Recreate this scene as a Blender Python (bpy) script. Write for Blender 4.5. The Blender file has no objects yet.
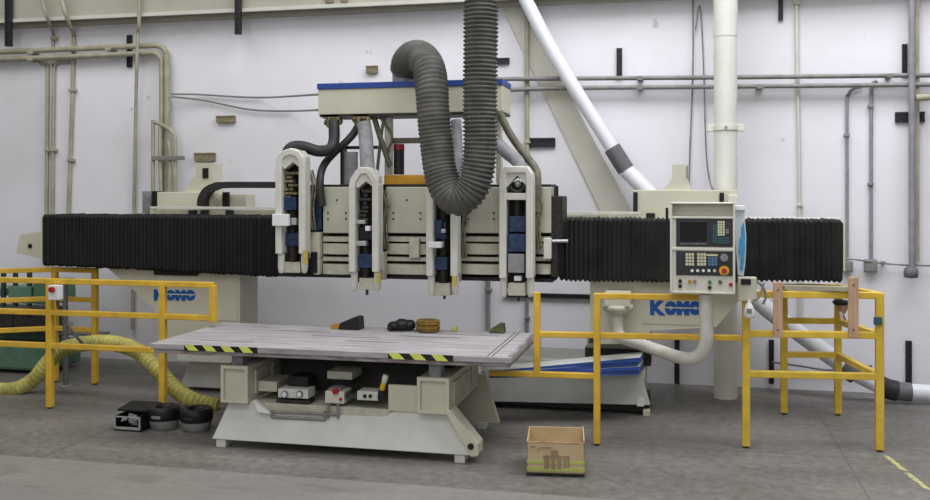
import bpy, math, random
from mathutils import Vector
random.seed(7)
COL = bpy.context.scene.collection
# ------------------------------------------------------------------ camera geometry of the place (metres; X along wall, Y into wall)
F, TA, EYE, HOR = 950.0, .2313, 1.75, 190.0
ANG = math.atan(TA); SA, CA = math.sin(ANG), math.cos(ANG)
def at(px, py, Y):
    u = (px-465)/F; v = (HOR-py)/F
    t = Y/(u*SA+CA)
    return Vector(((u*CA-SA)*t, Y, EYE+v*t))
def fl(px, py, Z=0.0):
    u = (px-465)/F; v = (HOR-py)/F
    t = (Z-EYE)/v
    return Vector(((u*CA-SA)*t, (u*SA+CA)*t, Z))
def X(px, Y): return at(px, 190, Y).x
def Z(px, py, Y): return at(px, py, Y).z
# ------------------------------------------------------------------ mesh helpers
def spline(pts, n=8):
    pts = [Vector(p) for p in pts]
    q = [pts[0]*2-pts[1]] + pts + [pts[-1]*2-pts[-2]]
    out = []
    for i in range(1, len(q)-2):
        a, b, c, d = q[i-1:i+3]
        for k in range(n):
            t = k/n
            out.append(.5*((2*b)+(c-a)*t+(2*a-5*b+4*c-d)*t*t+(3*b-a-3*c+d)*t**3))
    out.append(pts[-1])
    return out
def resample(p, step):
    out = [p[0]]; acc = 0
    for a, b in zip(p, p[1:]):
        L = (b-a).length
        if L < 1e-9: continue
        d = step-acc
        while d <= L:
            out.append(a+(b-a)*(d/L)); d += step
        acc = L-(d-step)
    if (out[-1]-p[-1]).length > step*.3: out.append(p[-1])
    return out
class MB:
    def __init__(s): s.v = []; s.f = []; s.m = []; s.s = []
    def add(s, vs, fs, m=0, sm=False):
        b = len(s.v); s.v += [Vector(v) for v in vs]
        for f in fs: s.f.append([b+i for i in f]); s.m.append(m); s.s.append(sm)
        return s
    def box(s, x0, x1, y0, y1, z0, z1, m=0):
        x0, x1 = sorted((x0, x1)); y0, y1 = sorted((y0, y1)); z0, z1 = sorted((z0, z1))
        vs = [(x, y, z) for z in (z0, z1) for y in (y0, y1) for x in (x0, x1)]
        return s.add(vs, [(0,2,3,1),(4,5,7,6),(0,1,5,4),(2,6,7,3),(0,4,6,2),(1,3,7,5)], m)
    def prism(s, poly, axis, a0, a1, m=0, sm=False):
        # poly: 2-D points; axis 'y': (x,z) extruded in y; 'x': (y,z) in x; 'z': (x,y) in z
        n = len(poly)
        g = {'y': lambda p, a: (p[0], a, p[1]), 'x': lambda p, a: (a, p[0], p[1]), 'z': lambda p, a: (p[0], p[1], a)}[axis]
        vs = [g(p, a0) for p in poly]+[g(p, a1) for p in poly]
        fs = [list(range(n))[::-1], list(range(n, 2*n))]
        s.add(vs, fs, m)
        return s.add(vs, [(i, (i+1) % n, n+(i+1) % n, n+i) for i in range(n)], m, sm)
    def tube(s, path, r, n=12, m=0, sm=True, caps=True, rf=None, prof=None, up=None):
        p = [Vector(q) for q in path]; N = len(p)
        T = []
        for i in range(N):
            a = p[max(0, i-1)]; b = p[min(N-1, i+1)]; T.append((b-a).normalized())
        u = Vector(up) if up else (Vector((0, 0, 1)) if abs(T[0].z) < .9 else Vector((0, 1, 0)))
        nrm = (u-T[0]*u.dot(T[0])).normalized()
        vs = []
        if prof is None: prof = [(math.cos(2*math.pi*k/n), math.sin(2*math.pi*k/n)) for k in range(n)]
        n = len(prof)
        for i in range(N):
            nrm = (nrm-T[i]*nrm.dot(T[i])).normalized(); bn = T[i].cross(nrm)
            rr = rf(i, N) if rf else r
            for a, b in prof: vs.append(p[i]+nrm*(a*rr)+bn*(b*rr))
        fs = [(i*n+k, i*n+(k+1) % n, (i+1)*n+(k+1) % n, (i+1)*n+k) for i in range(N-1) for k in range(n)]
        s.add(vs, fs, m, sm)
        if caps: s.add(vs[:n], [list(range(n))[::-1]], m); s.add(vs[-n:], [list(range(n))], m)
        return s
    def bar(s, a, b, w, h=None, m=0, up=(0, 0, 1)):
        h = h or w
        u = up if abs((Vector(b)-Vector(a)).normalized().dot(Vector(up))) < .95 else (0, 1, 0)
        return s.tube([a, b], 1, m=m, sm=False, prof=[(h/2, w/2), (-h/2, w/2), (-h/2, -w/2), (h/2, -w/2)], up=u)
    def cyl(s, a, b, r, n=16, m=0, r2=None):
        return s.tube([a, b], r, n, m, rf=(lambda i, N: r if i == 0 else (r if r2 is None else r2)))
    def ball(s, c, r, n=12, m=0, jit=0):
        c = Vector(c); r = Vector(r) if not isinstance(r, (int, float)) else Vector((r, r, r)); k = n//2
        vs = [c+Vector((0, 0, r.z))]
        for i in range(1, k):
            for j in range(n):
                a = math.pi*i/k; b = 2*math.pi*j/n; q = 1+random.uniform(-jit, jit)
                vs.append(c+Vector((r.x*math.sin(a)*math.cos(b)*q, r.y*math.sin(a)*math.sin(b)*q, r.z*math.cos(a)*q)))
        vs.append(c-Vector((0, 0, r.z)))
        fs = [(0, 1+j, 1+(j+1) % n) for j in range(n)]
        for i in range(k-2):
            for j in range(n): fs.append((1+i*n+j, 1+(i+1)*n+j, 1+(i+1)*n+(j+1) % n, 1+i*n+(j+1) % n))
        L = len(vs)-1; o = 1+(k-2)*n
        fs += [(o+j, L, o+(j+1) % n) for j in range(n)]
        return s.add(vs, fs, m, True)
    def lathe(s, c, prof, n=24, m=0, axis=(0, 0, 1)):
        c = Vector(c); A = Vector(axis).normalized(); q = A.to_track_quat('Z', 'Y')
        vs = []
        for r, z in prof:
            for k in range(n):
                a = 2*math.pi*k/n; vs.append(c+q @ Vector((r*math.cos(a), r*math.sin(a), z)))
        N = len(prof)
        fs = [(i*n+k, i*n+(k+1) % n, (i+1)*n+(k+1) % n, (i+1)*n+k) for i in range(N-1) for k in range(n)]
        s.add(vs, fs, m, True)
        s.add(vs[:n], [list(range(n))[::-1]], m); return s.add(vs[-n:], [list(range(n))], m)
    def build(s, name, mats, parent=None, bevel=0, loc=None):
        root = parent
        while root is not None and root.parent is not None: root = root.parent
        off = Vector(root.location) if root is not None else Vector(loc or (0, 0, 0))
        me = bpy.data.meshes.new(name)
        me.from_pydata([v-off for v in s.v], [], s.f)
        for mt in (mats if isinstance(mats, (list, tuple)) else [mats]): me.materials.append(mt)
        for p, mi, sm in zip(me.polygons, s.m, s.s): p.material_index = mi; p.use_smooth = sm
        me.validate(); me.update()
        o = bpy.data.objects.new(name, me); COL.objects.link(o)
        if parent is not None: o.parent = parent
        else: o.location = off
        if bevel:
            b = o.modifiers.new('bevel', 'BEVEL'); b.width = bevel; b.segments = 2; b.limit_method = 'ANGLE'; b.angle_limit = .6
        return o
def tag(o, label, cat, group=None):
    o['label'] = label; o['category'] = cat
    if group: o['group'] = group
    return o
def thing(name, label, cat, loc, group=None):
    o = bpy.data.objects.new(name, None); COL.objects.link(o); o.location = Vector(loc); o.empty_display_size = .1
    return tag(o, label, cat, group)
def single(mb, name, mats, label, cat, group=None, bevel=0):
    lo = [min(v[i] for v in mb.v) for i in range(3)]; hi = [max(v[i] for v in mb.v) for i in range(3)]
    return tag(mb.build(name, mats, None, bevel, ((lo[0]+hi[0])/2, (lo[1]+hi[1])/2, lo[2])), label, cat, group)
def struct(mb, name, mats, bevel=0):
    o = mb.build(name, mats, None, bevel); o['kind'] = 'structure'; return o
# ------------------------------------------------------------------ materials
def lin(c): return tuple(((x/255)/12.92 if x/255 <= .04045 else ((x/255+.055)/1.055)**2.4) for x in c)
def mat(name, rgb, rough=.55, metal=0., var=.12, scale=6., bump=0., stretch=(1, 1, 1), rgb2=None, lo=.35, hi=.65, spec=.4):
    m = bpy.data.materials.new(name); m.use_nodes = True; nt = m.node_tree; N = nt.nodes; L = nt.links
    b = N['Principled BSDF']; b.inputs['Roughness'].default_value = rough; b.inputs['Metallic'].default_value = metal
    b.inputs['Specular IOR Level'].default_value = spec
    c = lin(rgb); c2 = lin(rgb2) if rgb2 else tuple(x*(1-2*var) for x in c)
    tc = N.new('ShaderNodeTexCoord'); mp = N.new('ShaderNodeMapping'); mp.inputs['Scale'].default_value = stretch
    nz = N.new('ShaderNodeTexNoise'); nz.inputs['Scale'].default_value = scale; nz.inputs['Detail'].default_value = 6
    rp = N.new('ShaderNodeValToRGB'); rp.color_ramp.elements[0].position = lo; rp.color_ramp.elements[1].position = hi
    rp.color_ramp.elements[0].color = (*c2, 1); rp.color_ramp.elements[1].color = (*c, 1)
    L.new(tc.outputs['Object'], mp.inputs['Vector']); L.new(mp.outputs['Vector'], nz.inputs['Vector'])
    L.new(nz.outputs['Fac'], rp.inputs['Fac']); L.new(rp.outputs['Color'], b.inputs['Base Color'])
    if bump:
        bp = N.new('ShaderNodeBump'); bp.inputs['Strength'].default_value = bump; bp.inputs['Distance'].default_value = .01
        L.new(nz.outputs['Fac'], bp.inputs['Height']); L.new(bp.outputs['Normal'], b.inputs['Normal'])
    return m
M = {}
M['beige'] = mat('beige_enamel', (204, 201, 182), .42, var=.035, scale=5)
M['beige2'] = mat('beige_enamel_worn', (200, 198, 180), .45, var=.10, scale=14)
M['cabwhite'] = mat('cabinet_enamel', (222, 220, 208), .42, var=.04, scale=9)
M['panel'] = mat('beige_panel_shaded', (190, 189, 173), .45, var=.05, scale=8)  # machine beige darkened, carriage shade put into the colour
M['offwhite'] = mat('offwhite_enamel', (216, 215, 206), .42, var=.06, scale=9)
M['basewhite'] = mat('white_base_paint', (214, 214, 208), .45, var=.06, scale=5)
M['bellows'] = mat('black_bellows', (29, 29, 30), .65, var=.2, scale=5, spec=.25)
M['bellowsR'] = mat('black_bellows_lighter', (42, 42, 42), .7, var=.25, scale=4, spec=.25)  # slightly lighter black than the other pleated cover
M['black'] = mat('black_plastic', (24, 24, 25), .5, var=.15)
M['rubber'] = mat('black_rubber', (50, 50, 51), .5, var=.2)
M['slot'] = mat('black_slotted_steel', (45, 43, 48), .5, var=.2, scale=30)
M['darkmech'] = mat('dark_machinery', (52, 50, 47), .5, metal=.3, var=.3, scale=40)
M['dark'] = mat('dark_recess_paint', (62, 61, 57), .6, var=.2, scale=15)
M['yellow'] = mat('yellow_rail_paint', (232, 188, 66), .42, var=.10, scale=9)
M['yellow2'] = mat('yellow_rail_paint_aged', (234, 198, 74), .45, var=.10, scale=9)
M['orange'] = mat('amber_plate', (205, 150, 40), .5, var=.15)
M['blue'] = mat('blue_paint', (24, 62, 130), .4, var=.1, scale=20)
M['motorblue'] = mat('blue_motor_paint', (46, 68, 104), .4, var=.3, scale=30)
M['stripe'] = mat('blue_stripe_paint', (40, 72, 150), .45, var=.05)
M['logo'] = mat('blue_lettering', (20, 85, 165), .5, var=.02)
M['steel'] = mat('bright_steel', (200, 200, 200), .35, metal=.5, var=.1, scale=20)
M['grey'] = mat('grey_metal', (140, 140, 140), .5, var=.15, scale=12)
M['greypipe'] = mat('grey_hose_fabric', (150, 150, 154), .7, var=.15, scale=20)
M['conduit'] = mat('galvanised_conduit', (142, 140, 138), .5, metal=.15, var=.12, scale=12)
M['conduitbeige'] = mat('beige_painted_conduit', (174, 169, 148), .5, var=.12, scale=10)
M['purple'] = mat('purple_grey_pipe', (150, 146, 156), .5, var=.12, scale=10)
M['olive'] = mat('olive_grey_tube', (112, 110, 92), .55, var=.2, scale=18)
M['brass'] = mat('dull_brass', (160, 148, 112), .4, metal=.4, var=.35, scale=40)
M['hose'] = mat('charcoal_duct_hose', (102, 101, 97), .75, var=.18, scale=9, spec=.2)
M['yhose'] = mat('olive_yellow_hose', (198, 190, 104), .6, var=.2, scale=9)
M['pvc'] = mat('white_plastic_pipe', (226, 227, 234), .35, var=.03)
M['coupling'] = mat('grey_rubber_coupling', (110, 108, 112), .6, var=.15)
M['ledge'] = mat('ledge_paint', (176, 174, 160), .7, var=.06, scale=3)
M['ledgelip'] = mat('ledge_lip_paint', (206, 205, 196), .6, var=.05)
M['brace'] = mat('brace_paint', (202, 200, 188), .55, var=.04)
M['ductpaint'] = mat('cream_duct_paint', (222, 221, 212), .45, var=.03)
M['tan'] = mat('tan_plate', (146, 134, 106), .7, var=.2, scale=25)
M['wood'] = mat('pinkish_pine', (206, 168, 140), .65, var=.12, scale=8, stretch=(6, 6, .6))
M['card'] = mat('corrugated_cardboard', (200, 178, 140), .8, var=.08, scale=7)
M['cardin'] = mat('cardboard_inside', (190, 160, 126), .85, var=.08, scale=7)
M['greenpaint'] = mat('green_machine_paint', (104, 142, 116), .5, var=.15, scale=7)
M['greendark'] = mat('dark_green_paint', (64, 80, 66), .55, var=.2, scale=9)
M['screen'] = mat('dark_glass_screen', (34, 36, 34), .15, var=.1)
M['bezel'] = mat('charcoal_panel', (50, 52, 58), .45, var=.08)
M['cream'] = mat('cream_keys', (214, 210, 176), .5, var=.05)
M['teal'] = mat('teal_keys', (60, 96, 104), .5, var=.1)
M['keyblue'] = mat('slate_blue_keys', (92, 128, 164), .5, var=.08)
M['tag'] = mat('faded_yellow_tag', (206, 188, 96), .5, var=.15, scale=40)
M['white'] = mat('white_plastic', (236, 236, 238), .4, var=.03)
M['red'] = mat('red_plastic', (178, 34, 36), .4, var=.05)
M['redb'] = mat('dark_red_plastic', (120, 26, 34), .4, var=.1)
M['estop'] = mat('yellow_plastic', (228, 180, 50), .4, var=.05)
M['green'] = mat('green_button_plastic', (60, 130, 80), .4, var=.05)
M['bag'] = mat('pale_film_wrap', (214, 226, 236), .25, var=.05)
M['bagblue'] = mat('sky_blue_print', (86, 172, 222), .3, var=.15, scale=25)
M['tapey'] = mat('hazard_yellow', (226, 232, 110), .5, var=.06)
M['tapek'] = mat('hazard_black', (30, 30, 30), .5, var=.1)
M['floortape'] = mat('worn_floor_tape', (206, 200, 126), .7, rgb2=(128, 125, 114), scale=34, lo=.38, hi=.56)
M['limey'] = mat('lime_band', (184, 192, 104), .6, var=.08)
M['print'] = mat('faded_purple_print', (164, 138, 114), .8, var=.15)
M['sheetblue'] = mat('blue_sheet_edges', (62, 98, 184), .4, var=.25, scale=3, stretch=(1, 1, 30))
M['olivelump'] = mat('olive_green_block', (92, 98, 66), .7, var=.2, scale=30)
M['coil'] = mat('amber_brown_cord', (140, 106, 40), .6, var=.25, scale=40)
M['edge'] = mat('pale_green_plate', (206, 216, 186), .4, var=.03)
M['table'] = mat('weathered_board', (184, 180, 183), .7, rgb2=(146, 141, 144), scale=3.2, lo=.3, hi=.7, stretch=(1.2, 7, 7), bump=.25)
M['groove'] = mat('dark_board_groove', (116, 110, 112), .8, var=.2, scale=20, stretch=(1, 5, 5))
M['boardedge'] = mat('board_edge', (168, 160, 162), .7, rgb2=(120, 110, 112), scale=8, stretch=(1, 1, 5))
def floor_mat():
    m = bpy.data.materials.new('worn_concrete'); m.use_nodes = True; nt = m.node_tree; N = nt.nodes; L = nt.links
    b = N['Principled BSDF']; tc = N.new('ShaderNodeTexCoord')
    def noise(sc, stretch=(1, 1, 1), det=7):
        mp = N.new('ShaderNodeMapping'); mp.inputs['Scale'].default_value = stretch
        n = N.new('ShaderNodeTexNoise'); n.inputs['Scale'].default_value = sc; n.inputs['Detail'].default_value = det
        L.new(tc.outputs['Object'], mp.inputs['Vector']); L.new(mp.outputs['Vector'], n.inputs['Vector']); return n.outputs['Fac']
    def ramp(f, c0, c1, p0, p1):
        r = N.new('ShaderNodeValToRGB'); e = r.color_ramp.elements
        e[0].position = p0; e[1].position = p1; e[0].color = (*c0, 1); e[1].color = (*c1, 1); L.new(f, r.inputs['Fac']); return r.outputs['Color']
    def mixc(f, a, bcol, mode='MIX'):
        x = N.new('ShaderNodeMix'); x.data_type = 'RGBA'; x.blend_type = mode
        if isinstance(f, float): x.inputs[0].default_value = f
        else: L.new(f, x.inputs[0])
        L.new(a, x.inputs[6])
        if isinstance(bcol, tuple): x.inputs[7].default_value = (*bcol, 1)
        else: L.new(bcol, x.inputs[7])
        return x.outputs[2]
    base = ramp(noise(.9, (1, 2.2, 1)), lin((113, 110, 105)), lin((137, 133, 127)), .36, .66)
    fine = ramp(noise(16), lin((205, 205, 205)), lin((255, 255, 255)), .3, .7)
    c = mixc(1.0, base, fine, 'MULTIPLY')
    sx = N.new('ShaderNodeSeparateXYZ'); L.new(tc.outputs['Object'], sx.inputs[0])
    def line(out, pos, w):
        s = N.new('ShaderNodeMath'); s.operation = 'SUBTRACT'; L.new(out, s.inputs[0]); s.inputs[1].default_value = pos
        a = N.new('ShaderNodeMath'); a.operation = 'ABSOLUTE'; L.new(s.outputs[0], a.inputs[0])
        l = N.new('ShaderNodeMath'); l.operation = 'LESS_THAN'; L.new(a.outputs[0], l.inputs[0]); l.inputs[1].default_value = w
        return l.outputs[0]
    dark = lin((92, 90, 86))
    for o, p, w in ((sx.outputs['Y'], 6.62, .008), (sx.outputs['X'], 1.02, .005), (sx.outputs['X'], -4.1, .008), (sx.outputs['Y'], 8.1, .01)):
        c = mixc(line(o, p, w), c, dark)
    # long-worn walkway strip: paler, less oily concrete in front of the machine
    g = N.new('ShaderNodeMath'); g.operation = 'LESS_THAN'; L.new(sx.outputs['Y'], g.inputs[0]); g.inputs[1].default_value = 5.42
    sc = N.new('ShaderNodeMath'); sc.operation = 'MULTIPLY'; L.new(g.outputs[0], sc.inputs[0]); sc.inputs[1].default_value = .5
    c = mixc(sc.outputs[0], c, lin((150, 147, 142)))
    st = ramp(noise(2.1, (1, 1.6, 1), 3), (0, 0, 0), (1, 1, 1), .60, .68)
    s2 = N.new('ShaderNodeMath'); s2.operation = 'MULTIPLY'; L.new(st, s2.inputs[0]); s2.inputs[1].default_value = .4
    c = mixc(s2.outputs[0], c, lin((104, 102, 97)))
    L.new(c, b.inputs['Base Color'])
    r = N.new('ShaderNodeMapRange'); L.new(noise(1.7), r.inputs[0]); r.inputs[3].default_value = .34; r.inputs[4].default_value = .62
    L.new(r.outputs[0], b.inputs['Roughness']); b.inputs['Specular IOR Level'].default_value = .45
    return m
def wall_mat():
    m = bpy.data.materials.new('white_painted_concrete'); m.use_nodes = True; nt = m.node_tree; N = nt.nodes; L = nt.links
    b = N['Principled BSDF']; tc = N.new('ShaderNodeTexCoord')
    n1 = N.new('ShaderNodeTexNoise'); n1.inputs['Scale'].default_value = .8; n1.inputs['Detail'].default_value = 8; L.new(tc.outputs['Object'], n1.inputs['Vector'])
    r1 = N.new('ShaderNodeValToRGB'); e = r1.color_ramp.elements; e[0].position = .33; e[1].position = .62
    e[0].color = (*lin((217, 216, 221)), 1); e[1].color = (*lin((232, 231, 238)), 1); L.new(n1.outputs['Fac'], r1.inputs['Fac'])
    n2 = N.new('ShaderNodeTexNoise'); n2.inputs['Scale'].default_value = 5.5; n2.inputs['Detail'].default_value = 3; L.new(tc.outputs['Object'], n2.inputs['Vector'])
    r2 = N.new('ShaderNodeValToRGB'); e = r2.color_ramp.elements; e[0].position = .725; e[1].position = .76; e[0].color = (0, 0, 0, 1); e[1].color = (.5, .5, .5, 1); L.new(n2.outputs['Fac'], r2.inputs['Fac'])
    x = N.new('ShaderNodeMix'); x.data_type = 'RGBA'; L.new(r2.outputs['Color'], x.inputs[0]); L.new(r1.outputs['Color'], x.inputs[6]); x.inputs[7].default_value = (*lin((160, 158, 158)), 1)
    L.new(x.outputs[2], b.inputs['Base Color']); b.inputs['Roughness'].default_value = .6; b.inputs['Specular IOR Level'].default_value = .3
    bp = N.new('ShaderNodeBump'); bp.inputs['Strength'].default_value = .08; bp.inputs['Distance'].default_value = .01; L.new(n1.outputs['Fac'], bp.inputs['Height']); L.new(bp.outputs['Normal'], b.inputs['Normal'])
    return m
WALL = 8.78
# ------------------------------------------------------------------ setting
struct(MB().box(-14, 9, -4, 9.0, -.12, 0), 'floor', floor_mat())
struct(MB().box(-14, 9, WALL, WALL+.22, 0, 6.0), 'wall_back', wall_mat())
led = MB(); led.prism([(8.60, 3.53), (WALL, 3.53), (WALL, 4.3), (8.60, 4.3)], 'x', -14, 9); led.prism([(8.70, 3.465), (WALL, 3.465), (WALL, 3.53), (8.70, 3.53)], 'x', -14, 9)
struct(led, 'trim_1', M['ledge'])
struct(MB().box(-14, 9, 8.565, 8.60, 3.495, 3.53), 'trim_2', M['ledgelip'])
# faint vertical panel joint and scuffs on the wall stay in its material
def scuff(): pass
# ------------------------------------------------------------------ wall fixtures
W = WALL+.002
def strip(x0, y0, x1, y1, label, Yf=8.75, horiz=False, back=W):
    a = at(x0, y0, Yf); b = at(x1, y1, Yf)
    x0, x1 = a.x, b.x; z1, z0 = a.z, b.z
    t = thing('slotted_channel', label, 'metal channel', ((x0+x1)/2, Yf, min(z0, z1)), 'black slotted channels on the wall')
    MB().box(x0, x1, Yf+.008, back, z0, z1).build('channel_mount', M['slot'], t, .002)
    # perforated lip: slots shown as recessed rungs
    m = MB(); w = min(x1-x0, abs(z1-z0))
    if not horiz:
        m.box(x0, x0+w*.22, Yf, Yf+.01, z0, z1); m.box(x1-w*.22, x1, Yf, Yf+.01, z0, z1)
        z = z0
        while z < z1-.01: m.box(x0+w*.2, x1-w*.2, Yf, Yf+.01, z, z+.012); z += .05
    else:
        m.box(x0, x1, Yf, Yf+.01, z0, z0+w*.22); m.box(x0, x1, Yf, Yf+.01, z1-w*.22, z1)
        xx = x0
        while xx < x1-.01: m.box(xx, xx+.012, Yf, Yf+.01, z0+w*.2, z1-w*.2); xx += .05
    m.build('slotted_lip', M['slot'], t)
strip(4.5, -12, 10, 46, 'long black slotted channel crossing the ledge above the pair of conduits', 8.52, back=8.565)
strip(234.5, -12, 240, 34, 'black slotted channel crossing the ledge above the blank wall', 8.52, back=8.565)
strip(126.5, 35, 131, 67, 'short black slotted channel behind the bend of the beige conduits')
strip(616.5, 48, 622, 78, 'short black slotted channel standing on the twin conduits near the diagonal pipe')
strip(778.5, -8, 783, 20, 'black slotted channel at the top edge beside the thin cream conduit')
strip(902.5, 44, 907.5, 76, 'short black slotted channel beside the purple grey strut')
strip(496, 58, 509, 63.5, 'tiny horizontal black channel beside the ribbed hanging hose', horiz=True)
strip(528, 138, 555, 147, 'horizontal black channel beneath the diagonal brace', horiz=True)
strip(895.5, 112, 925, 122, 'horizontal black channel crossing behind the purple grey strut', horiz=True)
strip(674.5, 336, 679.5, 384, 'black slotted channel low on the wall under the lettered column')
strip(769, 340, 774, 384, 'black slotted channel low on the wall behind the railed pen')
strip(906, 341, 912, 386, 'black slotted channel low on the wall above the grey pipe coupling')
strip(503, 292.5, 600, 299.5, 'long horizontal black channel on the wall under the covered bridge', horiz=True)
def plate(x0, y0, x1, y1, label, Y=8.74):
    a = at(x0, y0, Y); b = at(x1, y1, Y)
    m = MB().box(a.x, b.x, Y, W, a.z, b.z); m.box(a.x-.004, b.x+.004, Y-.006, Y+.012, a.z-.012, a.z+.003)
    t = thing('wall_plate', label, 'wall plate', ((a.x+b.x)/2, Y, b.z), 'tan plates set in the wall')
    m.build('plate_mount', M['tan'], t, .003)
plate(194, 153, 214, 161, 'tan wall plate just above the tapered neck of the machine')
plate(216, 116, 234, 122.5, 'small tan wall plate alone on blank wall')
plate(366, 66, 377, 73, 'small chipped tan plate above the blue striped beam')
plate(368.5, -3, 379, 5, 'tan plate under the ledge above the blue striped beam')
plate(325, -4, 333, 2.5, 'dark tan plate at the ledge, one of two small ones, farther from hose', 8.58)
plate(341, -4, 347, 2.5, 'dark tan plate at the ledge, one of two small ones, nearer to hose', 8.58)
def pipes(name, label, cat, paths, matn, Y=8.74, group=None, boxes=(), clips=(), n=10, sm=6):
    """paths: list of (part name, radius px, pixel points)"""
    allp = [at(p[0], p[1], p[2] if len(p) > 2 else Y) for q in paths for p in q[2]]
    base = min(allp, key=lambda v: v.z)
    t = thing(name, label, cat, base, group)
    for nm, r, pts in paths:
        P = [at(p[0], p[1], p[2] if len(p) > 2 else Y) for p in pts]
        MB().tube(spline(P, sm), r*Y/F, n).build(nm, M[matn], t)
    for x0, y0, x1, y1, mt in boxes:
        a = at(x0, y0, Y-.04); b = at(x1, y1, Y-.04)
        MB().box(a.x, b.x, Y-.05, W, a.z, b.z).build('junction_box', M[mt], t, .006)
    for x, y, w, h in clips:
        a = at(x-w*.9, y-h*.7, Y-.02); b = at(x+w*.9, y+h*.7, Y-.02)
        MB().box(a.x, b.x, Y-.028, W, a.z, b.z).build('mounting_clip', M[matn], t, .003)
    return t
def bend(a, c, b, r=9, k=5):
    """corner points with a round bend"""
    A, Cc, B = Vector((*a, 0)), Vector((*c, 0)), Vector((*b, 0))
    d1 = (A-Cc).normalized(); d2 = (B-Cc).normalized(); p1 = Cc+d1*r; p2 = Cc+d2*r
    out = []
    for i in range(k+1):
        t = i/k; q = p1*(1-t)**2+Cc*2*t*(1-t)+p2*t*t; out.append((q.x, q.y))
    return out
pipes('conduit', 'upper of the twin grey conduits running along the bright wall', 'conduit', [('pipe', 2.2, [(498, 84), (503, 80.5), (512, 79), (714, 77.5), (940, 75)])], 'conduit', 8.685, 'twin horizontal conduits', clips=[(640, 78, 3, 3), (890, 75.5, 3, 3)])
pipes('conduit', 'lower of the twin grey conduits running along the bright wall', 'conduit', [('pipe', 2.2, [(507, 90), (560, 88.3), (714, 86.8), (940, 84.5)])], 'conduit', 8.685, 'twin horizontal conduits', clips=[(640, 87.5, 3, 3), (760, 86.3, 4, 3)])
pipes('conduit', 'vertical beige grey conduit crossing behind the diagonal brace', 'conduit', [('pipe', 2.3, [(527, -12), (527, 100), (527.5, 205)])], 'conduitbeige', 8.73, clips=[(527, 142, 3.5, 2)])
pipes('conduit', 'thin cream vertical conduit crossing the twin conduits', 'conduit', [('pipe', 1.8, [(796.5, -12), (797.5, 80), (799, 160), (800, 300), (800, 330)])], 'ledgelip', 8.755, clips=[(797, 2, 3.5, 3), (800, 205, 3.5, 2)])
pipes('conduit', 'grey conduit bending down from the twin conduits to a wall box, with the curved top', 'conduit', [('pipe', 1.45, bend((872, 87), (847, 87), (847, 262), 15)+[(847, 180), (847, 262)])], 'purple', 8.752, 'box conduits', boxes=[(843, 261, 853, 272, 'grey')], clips=[(847, 135, 3, 2)])
pipes('conduit', 'straighter grey conduit dropping to a wall box, next to the purple grey strut', 'conduit', [('pipe', 1.6, [(877, 81), (873, 84), (871.5, 92), (871, 180), (871, 262)])], 'purple', 8.752, 'box conduits', boxes=[(865, 259.5, 877.5, 272, 'grey')], clips=[(871, 106, 3, 2), (871, 184, 3, 2)])
t = thing('wall_strut', 'tall purple grey strut pipe with a cream backing strip at the far right', 'strut', at(912, 272, 8.66))
MB().tube([at(912, -14, 8.64), at(912, 268, 8.64)], 3.0*8.64/F, 12).build('pipe', M['purple'], t)
a, b = at(914, -14, 8.69), at(919.5, 262, 8.69)
MB().box(a.x, b.x, 8.69, W, b.z, a.z).build('strut_mount', M['conduitbeige'], t)
MB().lathe(at(911, 272, 8.64), [(.02, -.05), (.055, -.045), (.06, 0), (.05, .03), (.03, .045)], 14).build('end_cap', M['coupling'], t)
MB().tube([at(916, 98, 8.62), at(945, 96, 8.62)], 3.2*8.62/F, 12).build('branch_pipe', M['conduitbeige'], t)
pipes('wall_cable', 'thin grey cable running along the wall between the wall boxes', 'cable', [('cable', .8, [(843, 258), (866, 261, 8.70), (880, 263), (905, 265), (945, 266)])], 'grey', 8.72, clips=[(884, 263, 2, 2)])
pipes('conduit', 'thick beige conduit pair, outer one, bending down at the pipe cluster', 'conduit', [('pipe', 3.2, [(-40, 53.5), (60, 49.5), (140, 46)]+bend((140, 46), (166.5, 44.5), (167, 130), 14)+[(167, 100), (167, 192)])], 'conduitbeige', 8.69, 'beige conduit pair', clips=[(30, 51, 3, 4), (108, 47.5, 3, 4)])
pipes('conduit', 'inner beige conduit of the bending pair, just below the outer one', 'conduit', [('pipe', 2.9, [(-40, 60.5), (60, 57), (138, 53.5)]+bend((138, 53.5), (161.5, 52.5), (162, 130), 11)+[(161.7, 100), (162, 192)])], 'conduitbeige', 8.69, 'beige conduit pair', clips=[(30, 58.5, 3, 3)])
pipes('conduit', 'vertical conduit curving down from the beige pair, on the outside of two', 'conduit', [('pipe', 2.0, [(40, 63.5), (41, 63.3)]+bend((41, 63), (47.5, 63), (47, 200), 7)+[(47, 140), (46, 265)])], 'conduitbeige', 8.755, 'drop conduits', clips=[(47, 150, 3, 2)])
pipes('conduit', 'vertical conduit curving down from the beige pair, on the inside of two', 'conduit', [('pipe', 2.0, [(69, 62), (64, 62)]+bend((64, 62), (54, 62.5), (53, 200), 7)+[(53, 140), (52, 265)])], 'conduitbeige', 8.755, 'drop conduits', clips=[(53, 150, 3, 2)])
pipes('conduit', 'long vertical conduit kinking at the ledge, reaching down behind the black cover', 'conduit', [('pipe', 2.3, [(58, -14, 8.5), (67, 18, 8.5), (73.5, 34, 8.75), (73.7, 46, 8.755), (72, 110, 8.757), (68.5, 215, 8.757), (67, 262, 8.757)])], 'conduitbeige', 8.75, clips=[(71.5, 90, 3.5, 2), (70, 160, 3.5, 2)])
pipes('conduit', 'thin conduit slanting over the ledge to meet the beige pair', 'conduit', [('pipe', 1.7, [(38, -14, 8.5), (47, 17, 8.5), (53, 33, 8.755), (53, 42, 8.758), (53, 50, 8.758)])], 'conduitbeige', 8.75, clips=[(53, 38, 3, 2)])
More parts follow.
